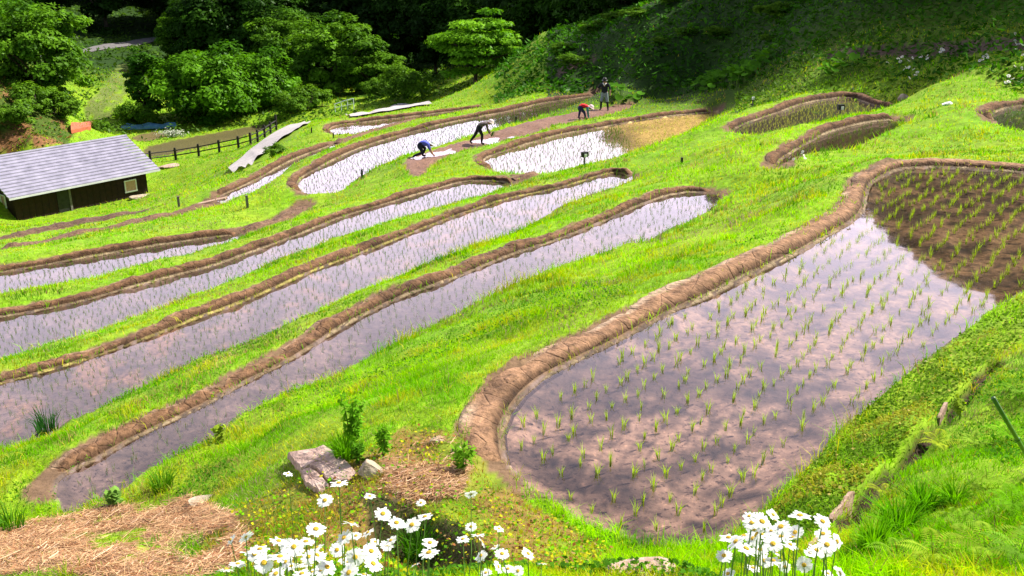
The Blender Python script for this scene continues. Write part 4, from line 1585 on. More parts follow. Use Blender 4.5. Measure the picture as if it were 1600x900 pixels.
# white pipe frame at the far end of the terraces
def pipe_frame():
    L_, R_ = hit(524, 176), hit(553, 172)
    root = thing("pipe_frame", "white pipe frame standing at the far end of the terraces", "pipe frame", L_)
    w = R_ - L_
    up = np.array([0, 0, 1.0])
    for k in (0, .34, .68, 1.0):
        mb = MB()
        b = w * k
        mb.tube([b + up * -.2, b + up * (.85 + .25 * k)], .045, 6)
        mb.build("post", M_PIPE, root)
    mb = MB()
    mb.tube([up * .8, w * .5 + up * 1.0, w + up * 1.1], .045, 6)
    mb.build("rail", M_PIPE, root)
    mb = MB()
    mb.tube([up * .45, w + up * .6], .03, 6)
    mb.build("rail", M_PIPE, root)


pipe_frame()


def guardrail():
    root = None
    pts = [pd(u, v, 168) for u, v in [(372, 41), (420, 39), (460, 38), (500, 38), (535, 39), (565, 40)]]
    root = thing("guardrail", "white guardrail showing between the trees on the far road", "guardrail", pts[0])
    o = pts[0]
    mb = MB()
    for a, b in zip(pts[:-1], pts[1:]):
        a, b = a - o, b - o
        n_ = np.array([0, .05, 0])
        u_ = np.array([0, 0, .22])
        mb.hexa([a - n_ - u_, b - n_ - u_, b + n_ - u_, a + n_ - u_], [a - n_ + u_, b - n_ + u_, b + n_ + u_, a + n_ + u_])
    mb.build("rail", M_WHITE, root)
    for p in pts:
        q = p - o
        g = H(p[0], p[1]) - o[2]
        mb = MB()
        mb.tube([(q[0], q[1] + .12, min(g - .3, q[2] - .5)), (q[0], q[1] + .12, q[2] + .1)], .07, 6)
        mb.build("post", M_WHITE, root)


guardrail()


# ------------------------------------------------------------------ stakes, sheets, boards
def stake(u, v, h, r, label, kind='plain', cat="stake"):
    p = hit(u, v)
    root = thing("marker_stake", label, cat, p)
    mb = MB()
    mb.box((0, 0, h / 2 - .15), (r * 2, r * 2, h + .3), .3)
    mb.build("post", M_POST if kind != 'black' else M_BLACK, root)
    if kind == 'box':
        mb = MB()
        mb.box((0, 0, h + .08), (.26, .12, .2), .2)
        mb.build("box", M_BLACK, root)
        mb = MB()
        mb.box((.04, -.085, h + .05), (.10, .03, .12), .2)
        mb.build("card", M_WHITE, root)
    elif kind == 'white':
        mb = MB()
        mb.box((0, 0, h + .06), (.1, .08, .12), .2)
        mb.build("cap", M_WHITE, root)
    return root


stake(913, 260, .38, .03, 'black box on a post at the near edge of the yellowish paddy', 'box', 'post')
stake(1312, 183, .3, .03, 'dark box on a post between the two upper right paddies', 'box', 'post')
stake(566, 280, .42, .04, 'black stake in the near edge of the white shining paddy', 'black')
stake(487, 208, .35, .04, 'dark stake at the corner of the small farthest paddy', 'black')
stake(521, 216, .35, .04, 'dark stake on the bank below the small farthest paddy', 'black')
stake(806, 192, .35, .04, 'dark stake between the white paddy and the churned mud strip', 'black')
stake(1176, 166, .3, .03, 'white topped stake above the grey green upper paddy', 'white')
stake(280, 324, .5, .05, 'weathered stake below the end of the pale plank', 'plain')
stake(387, 325, .5, .05, 'grey stake on the grass left of the white shining paddy', 'plain')
stake(1065, 256, .2, .03, 'dark stub on the grass right of the yellowish paddy', 'black')

mb = MB()
a, b = hit(307, 324), hit(352, 315)
w = np.array([.0, .35, .0])
mb.hexa([a + (0, 0, .02), b + (0, 0, .05), b + w + (0, 0, .05), a + w + (0, 0, .02)], [a + (0, 0, .12), b + (0, 0, .15), b + w + (0, 0, .15), a + w + (0, 0, .12)])
tag(mb.build("plank", M_BOARD), "pale plank lying at the end of the thin sliver paddy", "plank")

# blue sheet and rusty sheet lying on the far side of the field
def lying_sheet(name, px_, mat, label, lift=.25, th=.12):
    q = [hit(u, v) for u, v in px_]
    mb = MB()
    n_ = 8
    rows = []
    for i in range(n_ + 1):
        t = i / n_
        a = q[0] * (1 - t) + q[1] * t
        b = q[3] * (1 - t) + q[2] * t
        k = lift + .12 * math.sin(i * 1.9) * (name != "rusty_sheet")
        rows.append((a + (0, 0, .05), b + (0, 0, .05), b + (0, 0, k + .12), (a + b) / 2 + (0, 0, k + .25), a + (0, 0, k)))
    vs, fs = [], []
    for r_ in rows:
        vs += list(r_)
    for i in range(n_):
        for k in range(5):
            k2 = (k + 1) % 5
            fs.append((i * 5 + k, i * 5 + k2, i * 5 + 5 + k2, i * 5 + 5 + k))
    fs += [(4, 3, 2, 1, 0), tuple(n_ * 5 + k for k in range(5))]
    mb.add(vs, fs)
    return tag(mb.build(name, mat), label, "sheet")


lying_sheet("blue_tarp", [(190,204),(276,201),(274,199),(190,201)], M_TARP, "long blue sheet lying at the edge of the trees")
lying_sheet("rusty_sheet", [(112,210),(142,204),(149,197),(113,201)], M_RUST, "rusty red sheet lying at the foot of the grassy track", .35)
p = hit(268, 214)
V, F, C = leafquads(RNG.normal(size=(500, 3)) * np.array([.55, .25, .16]) + np.array([0, 0, .35]), RNG.normal(size=(500, 3)) + np.array([0, 0, .8]), RNG.uniform(.05, .11, 500), np.repeat(np.array([[.7, .72, .62]]), 500, 0) * RNG.uniform(.5, 1.1, (500, 1)), .7)
o = thing("flowering_bush", "low bush of white blossom beyond the hut roof", "bush", p)
link("blossom", mesh_np("blossom", V, F, M_LEAF, C), o)
mb = MB()
for k in range(5):
    mb.tube([(k * .15 - .3, 0, -.2), (k * .2 - .4, .05, .35)], [.03, .01], 5)
mb.build("stem", M_STEM, o)


def edge_board(u0, v0, u1, v1, hgt, label, seed, lean=.25):
    a, b = hit(u0, v0), hit(u1, v1)
    z = min(a[2], b[2])
    t = b - a
    t[2] = 0
    L = np.linalg.norm(t)
    t /= L
    nrm = np.array([t[1], -t[0], 0])
    bm = bmesh.new()
    n_ = 14
    rr = random.Random(seed)
    f, bk = [], []
    for i in range(n_ + 1):
        s = i / n_
        top = hgt * (1 + rr.uniform(-.07, .05)) * (1 if 0 < i < n_ else .86)
        base = a + (b - a) * s
        f.append([bm.verts.new([float(c) for c in base + nrm * .014 + np.array([0, 0, -.2])]), bm.verts.new([float(c) for c in base + nrm * (.014 - lean * top) + np.array([0, 0, top])])])
        bk.append([bm.verts.new([float(c) for c in base - nrm * .014 + np.array([0, 0, -.2])]), bm.verts.new([float(c) for c in base - nrm * (.014 + lean * top) + np.array([0, 0, top - .008])])])
    for i in range(n_):
        bm.faces.new([f[i][0], f[i + 1][0], f[i + 1][1], f[i][1]])
        bm.faces.new([bk[i][1], bk[i + 1][1], bk[i + 1][0], bk[i][0]])
        bm.faces.new([f[i][1], f[i + 1][1], bk[i + 1][1], bk[i][1]])
    for q in (0, n_):
        bm.faces.new([f[q][0], f[q][1], bk[q][1], bk[q][0]])
    me = bpy.data.meshes.new("edging_board")
    bm.to_mesh(me)
    me.materials.append(M_BOARD)
    tag(link("edging_board", me), label, "board")


edge_board(1304, 828, 1338, 785, .095, 'pale broken board edging the bank above the right daisies', 3, .45)
edge_board(1466, 665, 1478, 640, .09, 'small grey board end poking from the bank further up', 4, .1)
edge_board(1268, 872, 1290, 850, .10, 'half buried board behind the right daisies', 6, .2)

# stones near the viewer


def slab(px_, thick, seed, label):
    pts = [hit(u, v) for u, v in px_]
    c = sum(pts) / len(pts)
    nrm = np.array([.12, -.18, 1.0])
    bm = bmesh.new()
    ring = []
    m_ = len(pts)
    rr = random.Random(seed)
    P = []
    for a_, b_ in zip(pts, pts[1:] + pts[:1]):
        for k in range(5):
            q = a_ + (b_ - a_) * (k / 5) - c
            P.append((q[0] + rr.uniform(-.008, .008), q[1] + rr.uniform(-.008, .008)))
    zt = lambda x_, y_: (H(c[0] + x_, c[1] + y_) - c[2]) * .8 + rr.uniform(-.006, .006)
    rings = []
    for sc_, dz in ((1.04, -thick), (1.03, -.02), (1.0, thick * .55), (.95, thick * .62), (.6, thick * .66), (.25, thick * .68)):
        rings.append([bm.verts.new((x_ * sc_, y_ * sc_, dz + zt(x_ * sc_, y_ * sc_) * 1)) for x_, y_ in P])
    for r0, r1 in zip(rings[:-1], rings[1:]):
        for k in range(len(P)):
            k2 = (k + 1) % len(P)
            bm.faces.new([r0[k], r0[k2], r1[k2], r1[k]])
    bm.faces.new(rings[-1])
    bmesh.ops.recalc_face_normals(bm, faces=bm.faces[:])
    me = bpy.data.meshes.new("flat_stone")
    bm.to_mesh(me)
    me.materials.append(M_STONE)
    tag(link("flat_stone", me, None, c + (0, 0, .03)), label, "stone")


slab([(452, 722), (505, 706), (558, 741), (545, 752), (518, 756), (486, 735), (472, 742)], .045, 1, "mauve split slab of stone in the grass above the daisies")
slab([(470, 746), (484, 739), (515, 761), (500, 772), (478, 762)], .035, 2, "smaller broken piece at the near corner of the split slab")
p = hit(579, 742)
stone("round_stone", (p[0], p[1], p[2] + .03), (.11, .10, .11), 14, M_STONE2, "rounded tan stone right of the split slab")
p = hit(685, 690)
stone("pale_stone", p, (.09, .06, .04), 15, M_STONE2, "small pale stone at the foot of the near mud bank", .4)
p = hit(713, 705)
stone("pale_stone", p, (.06, .05, .04), 16, M_STONE2, "tiny pale stone right of the other at the mud bank foot", .9)
p = hit(320, 785)
stone("half_buried_stone", p, (.2, .14, .06), 18, M_STONE2, "half buried tan stone beside the red straw", .3, True)
p = hit(1000, 893)
stone("half_buried_stone", p, (.22, .14, .08), 19, M_STONE, "half buried brown stone at the bottom between the daisy clumps", .3, True)
p = hit(1413, 155)
stone("orange_stone", p, (.25, .2, .22), 20, M_STONE2, "tan stone on the bank right of the grey green paddy", 0)
p = hit(1479, 164)
stone("white_stone", p, (.22, .1, .12), 21, M_WHITE, "white stone on the grass right of the upper paddies", .2)


# ------------------------------------------------------------------ plants near the viewer
def weed(u, v, h, label, name, seed, leafc=(.10, .24, .02), nl=46, ls=.05, narrow=.35):
    rr = np.random.default_rng(seed)
    p = hit(u, v)
    root = thing(name, label, "plant", p)
    mb = MB()
    cs, ns, ss = [], [], []
    for k in range(4):
        a = rr.uniform(0, 6.28)
        hh = h * rr.uniform(.6, 1.0)
        tip = np.array([math.cos(a) * .16 * h, math.sin(a) * .16 * h, hh])
        mb.tube([(0, 0, -.05), tip * .5 + (0, 0, .06), tip], [.008, .006, .002], 5)
        for i in range(nl // 4):
            t = rr.uniform(.15, 1.0)
            c = tip * t + (0, 0, .05 * math.sin(t * 3))
            b = rr.uniform(0, 6.28)
            cs.append(c + np.array([math.cos(b), math.sin(b), 0]) * ls * .8)
            ns.append(np.array([math.cos(b) * .5, math.sin(b) * .5, 1]))
            ss.append(ls * (1.25 - .6 * t))
    mb.build("stem", M_STEM, root)
    n_ = len(cs)
    V, F, C = leafquads(np.array(cs), np.array(ns) + rr.normal(size=(n_, 3)) * .3, np.array(ss), np.array(leafc) * rr.uniform(.6, 1.4, (n_, 1)), narrow)
    link("leaves", mesh_np("leaves", V, F, M_GRASS, C), root)


weed(552, 700, .62, 'tall bushy weed standing above the split slab', "tall_weed", 1, (.13, .33, .015), 200, .05)
weed(600, 712, .3, 'low leafy weed right of the tall bushy weed', "leafy_weed", 2, (.13, .32, .015), 100, .045)
weed(560, 725, .25, 'dark leafy weed against the rounded stone', "leafy_weed", 3, (.08, .22, .012), 90, .04)
weed(725, 740, .32, 'bright lobed weed at the tip of the near mud bank', "leafy_weed", 4, (.15, .32, .02), 60, .06)
weed(180, 790, .28, 'pale broad leaved weed at the near tip of the narrow paddy', "leafy_weed", 5, (.18, .33, .06), 40, .06, .6)
weed(345, 690, .25, 'yellow green weed leaning over the narrow paddy', "leafy_weed", 6, (.26, .36, .03), 40, .06, .6)
weed(1500, 655, .22, 'yellow green weed above the small board end', "leafy_weed", 8, (.22, .32, .03), 50, .05)


def blade_clump(u, v, h, n_, label, name, c, seed, w=.012, spread=.9):
    p = hit(u, v)
    a = RNG.uniform(0, 2 * PI, n_)
    rr = RNG.random(n_) ** .5 * h * .28
    P = np.stack([np.cos(a) * rr, np.sin(a) * rr, np.full(n_, -.03)], 1)
    V, F, C = blades(P, RNG.uniform(.6, 1.1, n_) * h, np.full(n_, w), a + RNG.normal(0, .5, n_), RNG.uniform(.1, spread, n_), np.array(c) * RNG.uniform(.6, 1.35, (n_, 1)))
    tag(link(name, mesh_np(name, V, F, M_GRASS, C), None, p), label, "grass tuft")


blade_clump(74, 678, .5, 60, 'dark upright tuft of sword leaves in the brown paddy corner', "sword_leaf_tuft", (.03, .11, .02), 1, .02, .6)
blade_clump(1400, 835, .30, 220, 'tall soft grass tuft right of the broken board', "grass_tuft", (.13, .36, .012), 2)
blade_clump(1440, 800, .26, 200, 'tall grass tuft behind the one by the broken board', "grass_tuft", (.12, .34, .012), 3)
blade_clump(1365, 860, .24, 160, 'tall grass tuft in front of the broken board', "grass_tuft", (.15, .38, .012), 4)
blade_clump(1490, 790, .22, 160, 'grass tuft among ferns on the near right slope', "grass_tuft", (.13, .34, .012), 5)
blade_clump(540, 715, .3, 180, 'dark grass tuft at the foot of the tall bushy weed', "grass_tuft", (.12, .32, .01), 6)
blade_clump(255, 765, .34, 120, 'grass tuft over the near end of the narrow paddy', "grass_tuft", (.12, .28, .02), 7)
blade_clump(20, 830, .4, 90, 'tall grass tuft in the bottom left corner', "grass_tuft", (.09, .24, .02), 8)
blade_clump(655, 870, .34, 120, 'dark grass tuft in the hollow between the daisies', "grass_tuft", (.05, .15, .012), 9)


def fern(u, v, R_, nf, label, c, seed):
    rr = np.random.default_rng(seed)
    p = hit(u, v)
    p[2] += .05
    cs, ns, ss, ts = [], [], [], []
    V, C = [], []
    for k in range(nf):
        a = 2 * PI * k / nf + rr.uniform(-.3, .3)
        L = R_ * rr.uniform(.75, 1.1)
        el = rr.uniform(.8, 1.2)
        di = np.array([math.cos(a), math.sin(a), 0])
        sd = np.array([-math.sin(a), math.cos(a), 0])
        cc = np.array(c) * rr.uniform(.75, 1.25)
        npn = 16
        for i in range(npn):
            t = (i + 1) / npn
            q = di * L * t + np.array([0, 0, L * (el * t - .65 * el * t * t * 1.3)])
            pl = L * .30 * math.sin(PI * min(1, t * .92 + .08)) * (1 - .3 * t) + .006
            wd = L / npn * .42
            for s_ in (-1, 1):
                tip = q + sd * s_ * pl + di * pl * .35 - np.array([0, 0, pl * .18])
                mid = (q + tip) / 2
                V += [q - di * wd * .3, mid - di * wd, tip, mid + di * wd]
                C += [cc * rr.uniform(.85, 1.15)] * 4
        # rachis
        q0, q1 = di * .0, di * L + np.array([0, 0, L * (el - .845 * el)])
        qm = di * L * .5 + np.array([0, 0, L * (el * .5 - .2112 * el)])
        V += [q0 - sd * .003, q0 + sd * .003, qm + sd * .002, qm - sd * .002, qm - sd * .002, qm + sd * .002, q1 + sd * .001, q1 - sd * .001]
        C += [cc * .7] * 8
    V = np.array(V)
    F = np.arange(len(V)).reshape(-1, 4)
    tag(link("fern", mesh_np("fern", V, F, M_GRASS, np.array(C)), None, p, (0, 0, rr.uniform(0, 6))), label, "fern")


YF = (.34, .42, .03)
GF = (.15, .36, .015)
for u, v, R_, nf, lab, c in [(1465, 703, .22, 5, 'yellow fern just below the small board end', YF), (1378, 777, .13, 4, 'small yellow fern touching the broken board', YF), (1575, 690, .2, 6, 'green fern under the leaning green cane', GF),
                             (1535, 870, .22, 7, 'bright fern near the bottom of the right slope', (.24, .36, .03)), (1455, 880, .2, 6, 'yellow green fern at the bottom right of the daisies', (.28, .40, .03)), (1580, 800, .18, 6, 'fern at the right edge half way up the slope', GF),
                             (1500, 830, .16, 5, 'small fern in the middle of the near right slope', (.2, .34, .03)), (1590, 620, .18, 5, 'fern at the right edge above the leaning cane', (.16, .32, .03)), (1540, 760, .15, 5, 'small fern left of the leaning green cane foot', (.22, .36, .03)),
                             (1590, 880, .2, 6, 'fern in the bottom right corner', (.16, .32, .03)), (1400, 880, .15, 5, 'fern right beside the right daisy clump', (.2, .36, .03)), (1520, 700, .15, 5, 'pale green fern between the yellow fern and the cane', (.24, .38, .04))]:
    fern(u, v, R_, nf, lab, c, int(u + v))

# leaning green cane
a = hit(1618, 735, 1.5)
top = pd(1552, 622, 5.0)
mb = MB()
ca = np.array(a)
mb.tube([ca - (top - ca) * .1, ca + (top - ca) * .35, ca + (top - ca) * .7, top], [.013, .013, .012, .011], 8)
mb.tube([ca + (top - ca) * .49, ca + (top - ca) * .505], [.0155, .0155], 8)
tag(mb.build("cane", M_CANE, smooth=True), "green cane leaning at the right edge of the slope", "cane")


# broad leaved plants on the bank below the shade
def butterbur(u, v, n_, label, seed, s=.16):
    rr = np.random.default_rng(seed)
    p = hit(u, v)
    root = thing("broad_leaf_plant", label, "plant", p)
    mb = MB()
    V, F, C = [], [], []
    for k in range(n_):
        q = np.array([rr.normal(0, .55), rr.normal(0, .35), 0])
        q[2] = H(p[0] + q[0], p[1] + q[1]) - p[2]
        h = rr.uniform(.25, .6)
        t = q + np.array([rr.normal(0, .05), -.05, h])
        mb.tube([q - (0, 0, .05), t], [.012, .008], 5)
        nn = Vector((rr.normal(0, .3), rr.normal(-.3, .3), 1)).normalized()
        a = nn.orthogonal().normalized()
        b = nn.cross(a)
        base = len(V)
        r_ = s * rr.uniform(.7, 1.25)
        V.append(t)
        cc = np.array([.09, .24, .02]) * rr.uniform(.7, 1.3)
        C.append(cc)
        m = 10
        for i in range(m):
            th = 2 * PI * i / m
            rad = r_ * (1 if i else .55)
            o_ = (a * math.cos(th) + b * math.sin(th)) * rad + nn * rad * .22
            V.append(t + np.array(o_))
            C.append(cc * 1.05)
        for i in range(m):
            F.append((base, base + 1 + i, base + 1 + (i + 1) % m))
    mb.build("stem", M_STEM, root)
    link("leaves", mesh_np("leaves", np.array(V), np.array(F), M_GRASS, np.array(C)), root)


for i, (u, v, n_, lab) in enumerate([(1095, 137, 26, 'broad leaved plant at the left end of the leafy clump'), (1120, 130, 34, 'broad leaved plant second from the left of the leafy clump'), (1145, 125, 36, 'broad leaved plant in the middle of the leafy clump'), (1165, 120, 34, 'tall broad leaved plant right of the clump middle'), (1182, 113, 28, 'highest broad leaved plant at the right end of the clump'),
                                    (968, 153, 22, 'broad leaved plant beside the standing man'), (1310, 115, 16, 'small broad leaved plant below the earth scar')]):
    butterbur(u, v, n_, lab, 300 + i, .2)


# ------------------------------------------------------------------ daisies
def daisy_head(seed):
    rr = random.Random(seed)
    V, F = [], []
    n_ = 19
    for k in range(n_):
        a = 2 * PI * k / n_ + rr.uniform(-.08, .08)
        L = .0275 * rr.uniform(.88, 1.06)
        w = .0044
        droop = rr.uniform(-.25, .12)
        di = Vector((math.cos(a), math.sin(a), 0))
        sd = Vector((-math.sin(a), math.cos(a), 0))
        b = len(V)
        zt = .0004 * (k % 3)
        for t, ww in ((.22, .6), (.55, 1.0), (.88, .95), (1.0, .45)):
            q = di * L * t + Vector((0, 0, zt + droop * L * t * t))
            V += [q - sd * w * ww, q + sd * w * ww]
        for i in range(3):
            F.append((b + 2 * i, b + 2 * i + 1, b + 2 * i + 3, b + 2 * i + 2))
    me = bpy.data.meshes.new("petals")
    me.from_pydata([tuple(v) for v in V], [], F)
    me.materials.append(M_PETAL)
    return me


HEADS = [daisy_head(i) for i in range(5)]
bm = bmesh.new()
bmesh.ops.create_uvsphere(bm, u_segments=14, v_segments=8, radius=.0078)
for v in bm.verts:
    v.co.z *= .5
CEN = bpy.data.meshes.new("flower_centre")
bm.to_mesh(CEN)
bm.free()
CEN.materials.append(M_YOLK)
for p_ in CEN.polygons:
    p_.use_smooth = True


def daisy(P, ground, sc, tilt, rz, label, group, rad=.0022):
    o = thing("daisy", label, "daisy", ground, 0, group)
    g = np.array(ground)
    t = np.array(P) - g
    mb = MB()
    mid = t * .55 + np.array([random.uniform(-.03, .03), random.uniform(-.03, .03), .02])
    mb.tube([(0, 0, -.03), mid, t - np.array([0, 0, .004])], [rad, rad, rad * .8], 5)
    mb.build("stem", M_STEM, o)
    # narrow leaves low on the stem
    e = (tilt * math.cos(rz), tilt * math.sin(rz), random.uniform(0, 6.28))
    h = link("petals", HEADS[random.randrange(5)], o, t, e, sc)
    link("flower_centre", CEN, h, (0, 0, .002))
    return o


near = []
C2 = [(415,432,90),(345,518,80),(160,385,45),(570,497,60),(635,585,90),(825,530,50),(1075,487,65),(780,640,85),(845,600,80),(475,633,95),(300,662,100),(250,725,95),(195,770,90),(305,755,75),(440,705,90),(500,695,60),(560,680,70),(405,765,75),(440,818,60),(265,800,85),(120,800,110),(40,830,110),(550,770,90),(600,790,60),(595,725,50),(650,745,65),(865,780,105),(870,730,80),(795,840,55),(585,835,100),(330,865,100),(230,885,90),(100,885,90),(465,880,100),(540,890,80),(1035,712,70),(1075,650,60),(1110,690,70),(1130,725,75),(1125,795,70),(1215,660,55),(1230,785,75),(1195,755,50),(1360,785,75),(1210,850,70),(1260,860,60),(1310,870,60),(1430,845,55),(1150,880,60)]
near += [(400 + a / 3.2, 620 + b / 3.2, c / 3.2, 'c') for a, b, c in C2]
near += [(a / 3.2, 620 + b / 3.2, c / 3.2, 'c') for a, b, c in [(1230, 700, 80), (1155, 715, 60), (1130, 865, 85)]]
C4 = [(480,595,110),(290,625,110),(240,630,90),(385,650,100),(440,705,90),(265,690,110),(345,735,95),(160,725,100),(210,760,110),(280,765,80),(360,780,50),(100,795,85),(345,820,90),(245,857,80),(120,885,70),(595,685,80),(615,740,95),(610,780,80),(530,780,60),(500,840,80),(550,880,40),(620,885,60),(680,880,75),(400,880,60)]
near += [(1100 + a / 3.2, 620 + b / 3.2, c / 3.2, 'r') for a, b, c in C4]
re_ = random.Random(77)
extra = []
for n_, cu, cv, su, sv, cl in ((16, 440, 872, 42, 16, 'c'), (9, 560, 862, 40, 20, 'c'), (18, 1203, 838, 42, 20, 'r')):
    for _ in range(n_):
        extra.append((re_.gauss(cu, su), min(905, re_.gauss(cv, sv)), re_.uniform(22, 30), cl))
SPECIAL = {0: 'white daisy standing in front of the split slab', 1: 'white daisy just below the one before the split slab', 2: 'small white daisy at the left end of the split slab', 3: 'edge on daisy below the rounded tan stone', 4: 'white daisy above the dark hollow on its left side',
           5: 'small daisy under the dry straw heap', 6: 'daisy nearest the left tip of the big paddy', 7: 'white daisy over the middle of the dark hollow', 8: 'daisy touching the upper right of the one over the hollow', 26: 'big daisy facing the viewer low in the dark hollow', 43: 'lone daisy right of the central clump', 47: 'last small daisy on the right of the central clump',
           49: 'daisy over the straw left of the central clump', 51: 'lone daisy at the bottom left of the central clump'}
SPECR = {0: 'highest daisy of the right clump', 15: 'daisy just below the broken board', 22: 'lowest daisy at the right of the right clump', 11: 'lone daisy at the left of the right clump'}
base_r = None
for i, (u, v, dm, cl) in enumerate(near + extra):
    d = ray(u, v)
    d = d / np.linalg.norm(d)
    sc = random.uniform(.92, 1.1)
    hp = hit(u, v + 6)
    dist = min(max(FPX * .056 * sc / dm * 1.02, 2.5), 5.8, float(np.linalg.norm(hp)) * .95)
    P = d * dist
    gx, gy = P[0] + random.uniform(-.08, .08), P[1] + random.uniform(-.15, .02)
    g = (gx, gy, H(gx, gy))
    if P[2] < g[2] + .12:
        P[2] = g[2] + .12
    tilt = random.uniform(.1, .7) if random.random() < .86 else random.uniform(.8, 1.3)
    rz = random.gauss(0, .8)
    if cl == 'c':
        lab = SPECIAL.get(i, 'white daisy packed in the central foreground clump')
    else:
        lab = SPECR.get(i - 52, 'white daisy packed in the right foreground clump')
    daisy(P, g, sc, tilt, rz, lab, 'daisies of the central clump' if cl == 'c' else 'daisies of the right clump')
FD = [(945,305),(965,295),(955,320),(1000,315),(1020,300),(985,350),(1000,350),(1025,360),(1045,375),(1035,390),(1005,405),(975,360),(1060,300),(1070,290),(1095,290),(1095,305),(1165,270),(1170,255),(1180,260),(1385,310),(1390,295),(1405,287),(1370,315),(1410,300),(1555,175),(1555,210),(1560,225),(1560,255),(1570,230),(1595,285),(1555,345),(1520,395),(1540,410),(1505,430),(1520,425),(1590,410),(1590,355),(890,325)]
for i, (a, b) in enumerate(FD):
    u, v = 1120 + a / 3.333, b / 3.333
    g = hit(u, v + 8)
    d = ray(u, v)
    P = d * (math.hypot(g[0], g[1]) / math.hypot(d[0], d[1]))
    P[2] = max(P[2], g[2] + .1)
    daisy(P, g, 2.6, random.uniform(.5, 1.0), 0, 'far white daisy on the sunny bank under the shaded hillside', 'far daisies on the upper right bank', .006)
for i, (a, b) in enumerate([(380, 820), (400, 828), (447, 790), (455, 810), (460, 823), (440, 800)]):
    u, v = 1120 + a / 3.333, b / 3.333
    g = hit(u, v + 5)
    d = ray(u, v)
    P = d * (math.hypot(g[0], g[1]) / math.hypot(d[0], d[1]))
    P[2] = max(P[2], g[2] + .06)
    daisy(P, g, 1.7, random.uniform(.5, 1.0), 0, 'white daisy at the near tip of the dark crescent paddy', 'daisies by the crescent paddy', .004)


# ------------------------------------------------------------------ people
def cloth(name, c, c2=None, scale=25):
    c2 = c2 or tuple(k * 1.35 for k in c)
    return mat_noise(name, scale, [(.35, c), (.65, c2)], .85)


M_SKIN = cloth("skin", (.36, .20, .13), (.42, .25, .17), 8)


def person(loc, rz, joints, edges, mats, label, hat=None, held=None, scale=1.0):
    """joints: name -> (x, y, z, radius, material); facing +x; one skinned continuous body"""
    names_ = list(joints)
    me = bpy.data.meshes.new("body")
    me.from_pydata([joints[k][:3] for k in names_], [(names_.index(a), names_.index(b)) for a, b in edges], [])
    tmp = bpy.data.objects.new("tmp", me)
    COL.objects.link(tmp)
    tmp.modifiers.new("s", 'SKIN').use_smooth_shade = True
    for i, k in enumerate(names_):
        sv = me.skin_vertices[0].data[i]
        r = joints[k][3]
        sv.radius = (r, r) if not hasattr(r, '__len__') else r
        sv.use_root = k == 'pelvis'
    ss = tmp.modifiers.new("d", 'SUBSURF')
    ss.levels = ss.render_levels = 2
    dg = bpy.context.evaluated_depsgraph_get()
    dg.update()
    bme = bpy.data.meshes.new_from_object(tmp.evaluated_get(dg))
    bpy.data.objects.remove(tmp)
    bme.name = "person"
    bme.materials.clear()
    mk = list(mats)
    for k in mk:
        bme.materials.append(mats[k])
    seg = []
    for a, b in edges:
        seg.append((Vector(joints[a][:3]), Vector(joints[b][:3]), joints[b][4]))
    for p in bme.polygons:
        c = p.center
        bd, bm_ = 1e9, mk[0]
        for A_, B_, m_ in seg:
            t = max(0, min(1, (c - A_).dot(B_ - A_) / max((B_ - A_).length_squared, 1e-9)))
            dd = (c - A_.lerp(B_, t)).length
            if dd < bd:
                bd, bm_ = dd, m_
        p.material_index = mk.index(bm_)
    o = link("person", bme, None, loc, (0, 0, rz), scale)
    tag(o, label, "person")
    if hat:
        hat(o, joints['head'])
    return o


def bonnet(mat, brim=.17, crown=.125, tilt=0.0, flap=None):
    def f(o, hd):
        mb = MB()
        vs, fs = [], []
        n_ = 16
        prof = [(brim, .015), (brim * .93, .035), (crown, .05), (crown * .98, .10), (crown * .75, .155), (crown * .3, .18), (.001, .182)]
        for r_, z_ in prof:
            for k in range(n_):
                th = 2 * PI * k / n_
                vs.append((r_ * math.cos(th), r_ * math.sin(th), z_))
        for i in range(len(prof) - 1):
            for k in range(n_):
                k2 = (k + 1) % n_
                fs.append((i * n_ + k, i * n_ + k2, (i + 1) * n_ + k2, (i + 1) * n_ + k))
        fs.append(tuple(range(n_))[::-1])
        mb.add(vs, fs)
        h = mb.build("hat", mat, o, (hd[0], hd[1], hd[2] - .01), 0, True)
        h.rotation_euler = (0, tilt, 0)
        if flap:
            fb = MB()
            fb.box((-.10, 0, -.06), (.03, .2, .2))
            fb.build("neck_flap", flap, h)
    return f


EDGES = [('pelvis', 'waist'), ('waist', 'chest'), ('chest', 'neck'), ('neck', 'head'), ('head', 'crown'),
         ('chest', 'shL'), ('shL', 'elL'), ('elL', 'wrL'), ('wrL', 'haL'), ('chest', 'shR'), ('shR', 'elR'), ('elR', 'wrR'), ('wrR', 'haR'),
         ('pelvis', 'hpL'), ('hpL', 'knL'), ('knL', 'anL'), ('anL', 'toL'), ('pelvis', 'hpR'), ('hpR', 'knR'), ('knR', 'anR'), ('anR', 'toR')]


def pose(pel, waist, chest, neck, head, crown, sh, el, wr, ha, kn, an, to, top, low, arm, shoe, hand='skin', fore=None, calf=None):
    """sh.. to: ((L xyz), (R xyz))"""
    J = {}
    J['pelvis'] = (*pel, .15, low)
    J['waist'] = (*waist, .14, top)
    J['chest'] = (*chest, .155, top)
    J['neck'] = (*neck, .06, 'skin')
    J['head'] = (*head, .098, 'skin')
    J['crown'] = (*crown, .085, 'hair')
    for s, i in (('L', 0), ('R', 1)):
        J['sh' + s] = (*sh[i], .075, top)
        J['el' + s] = (*el[i], .05, arm)
        J['wr' + s] = (*wr[i], .034, fore or arm)
        J['ha' + s] = (*ha[i], .04, hand)
        y = .1 if i == 0 else -.1
        J['hp' + s] = (pel[0], pel[1] + y, pel[2] - .06, .105, low)
        J['kn' + s] = (*kn[i], .072, low)
        J['an' + s] = (*an[i], .05, calf or low)
        J['to' + s] = (*to[i], .045, shoe)
    return J


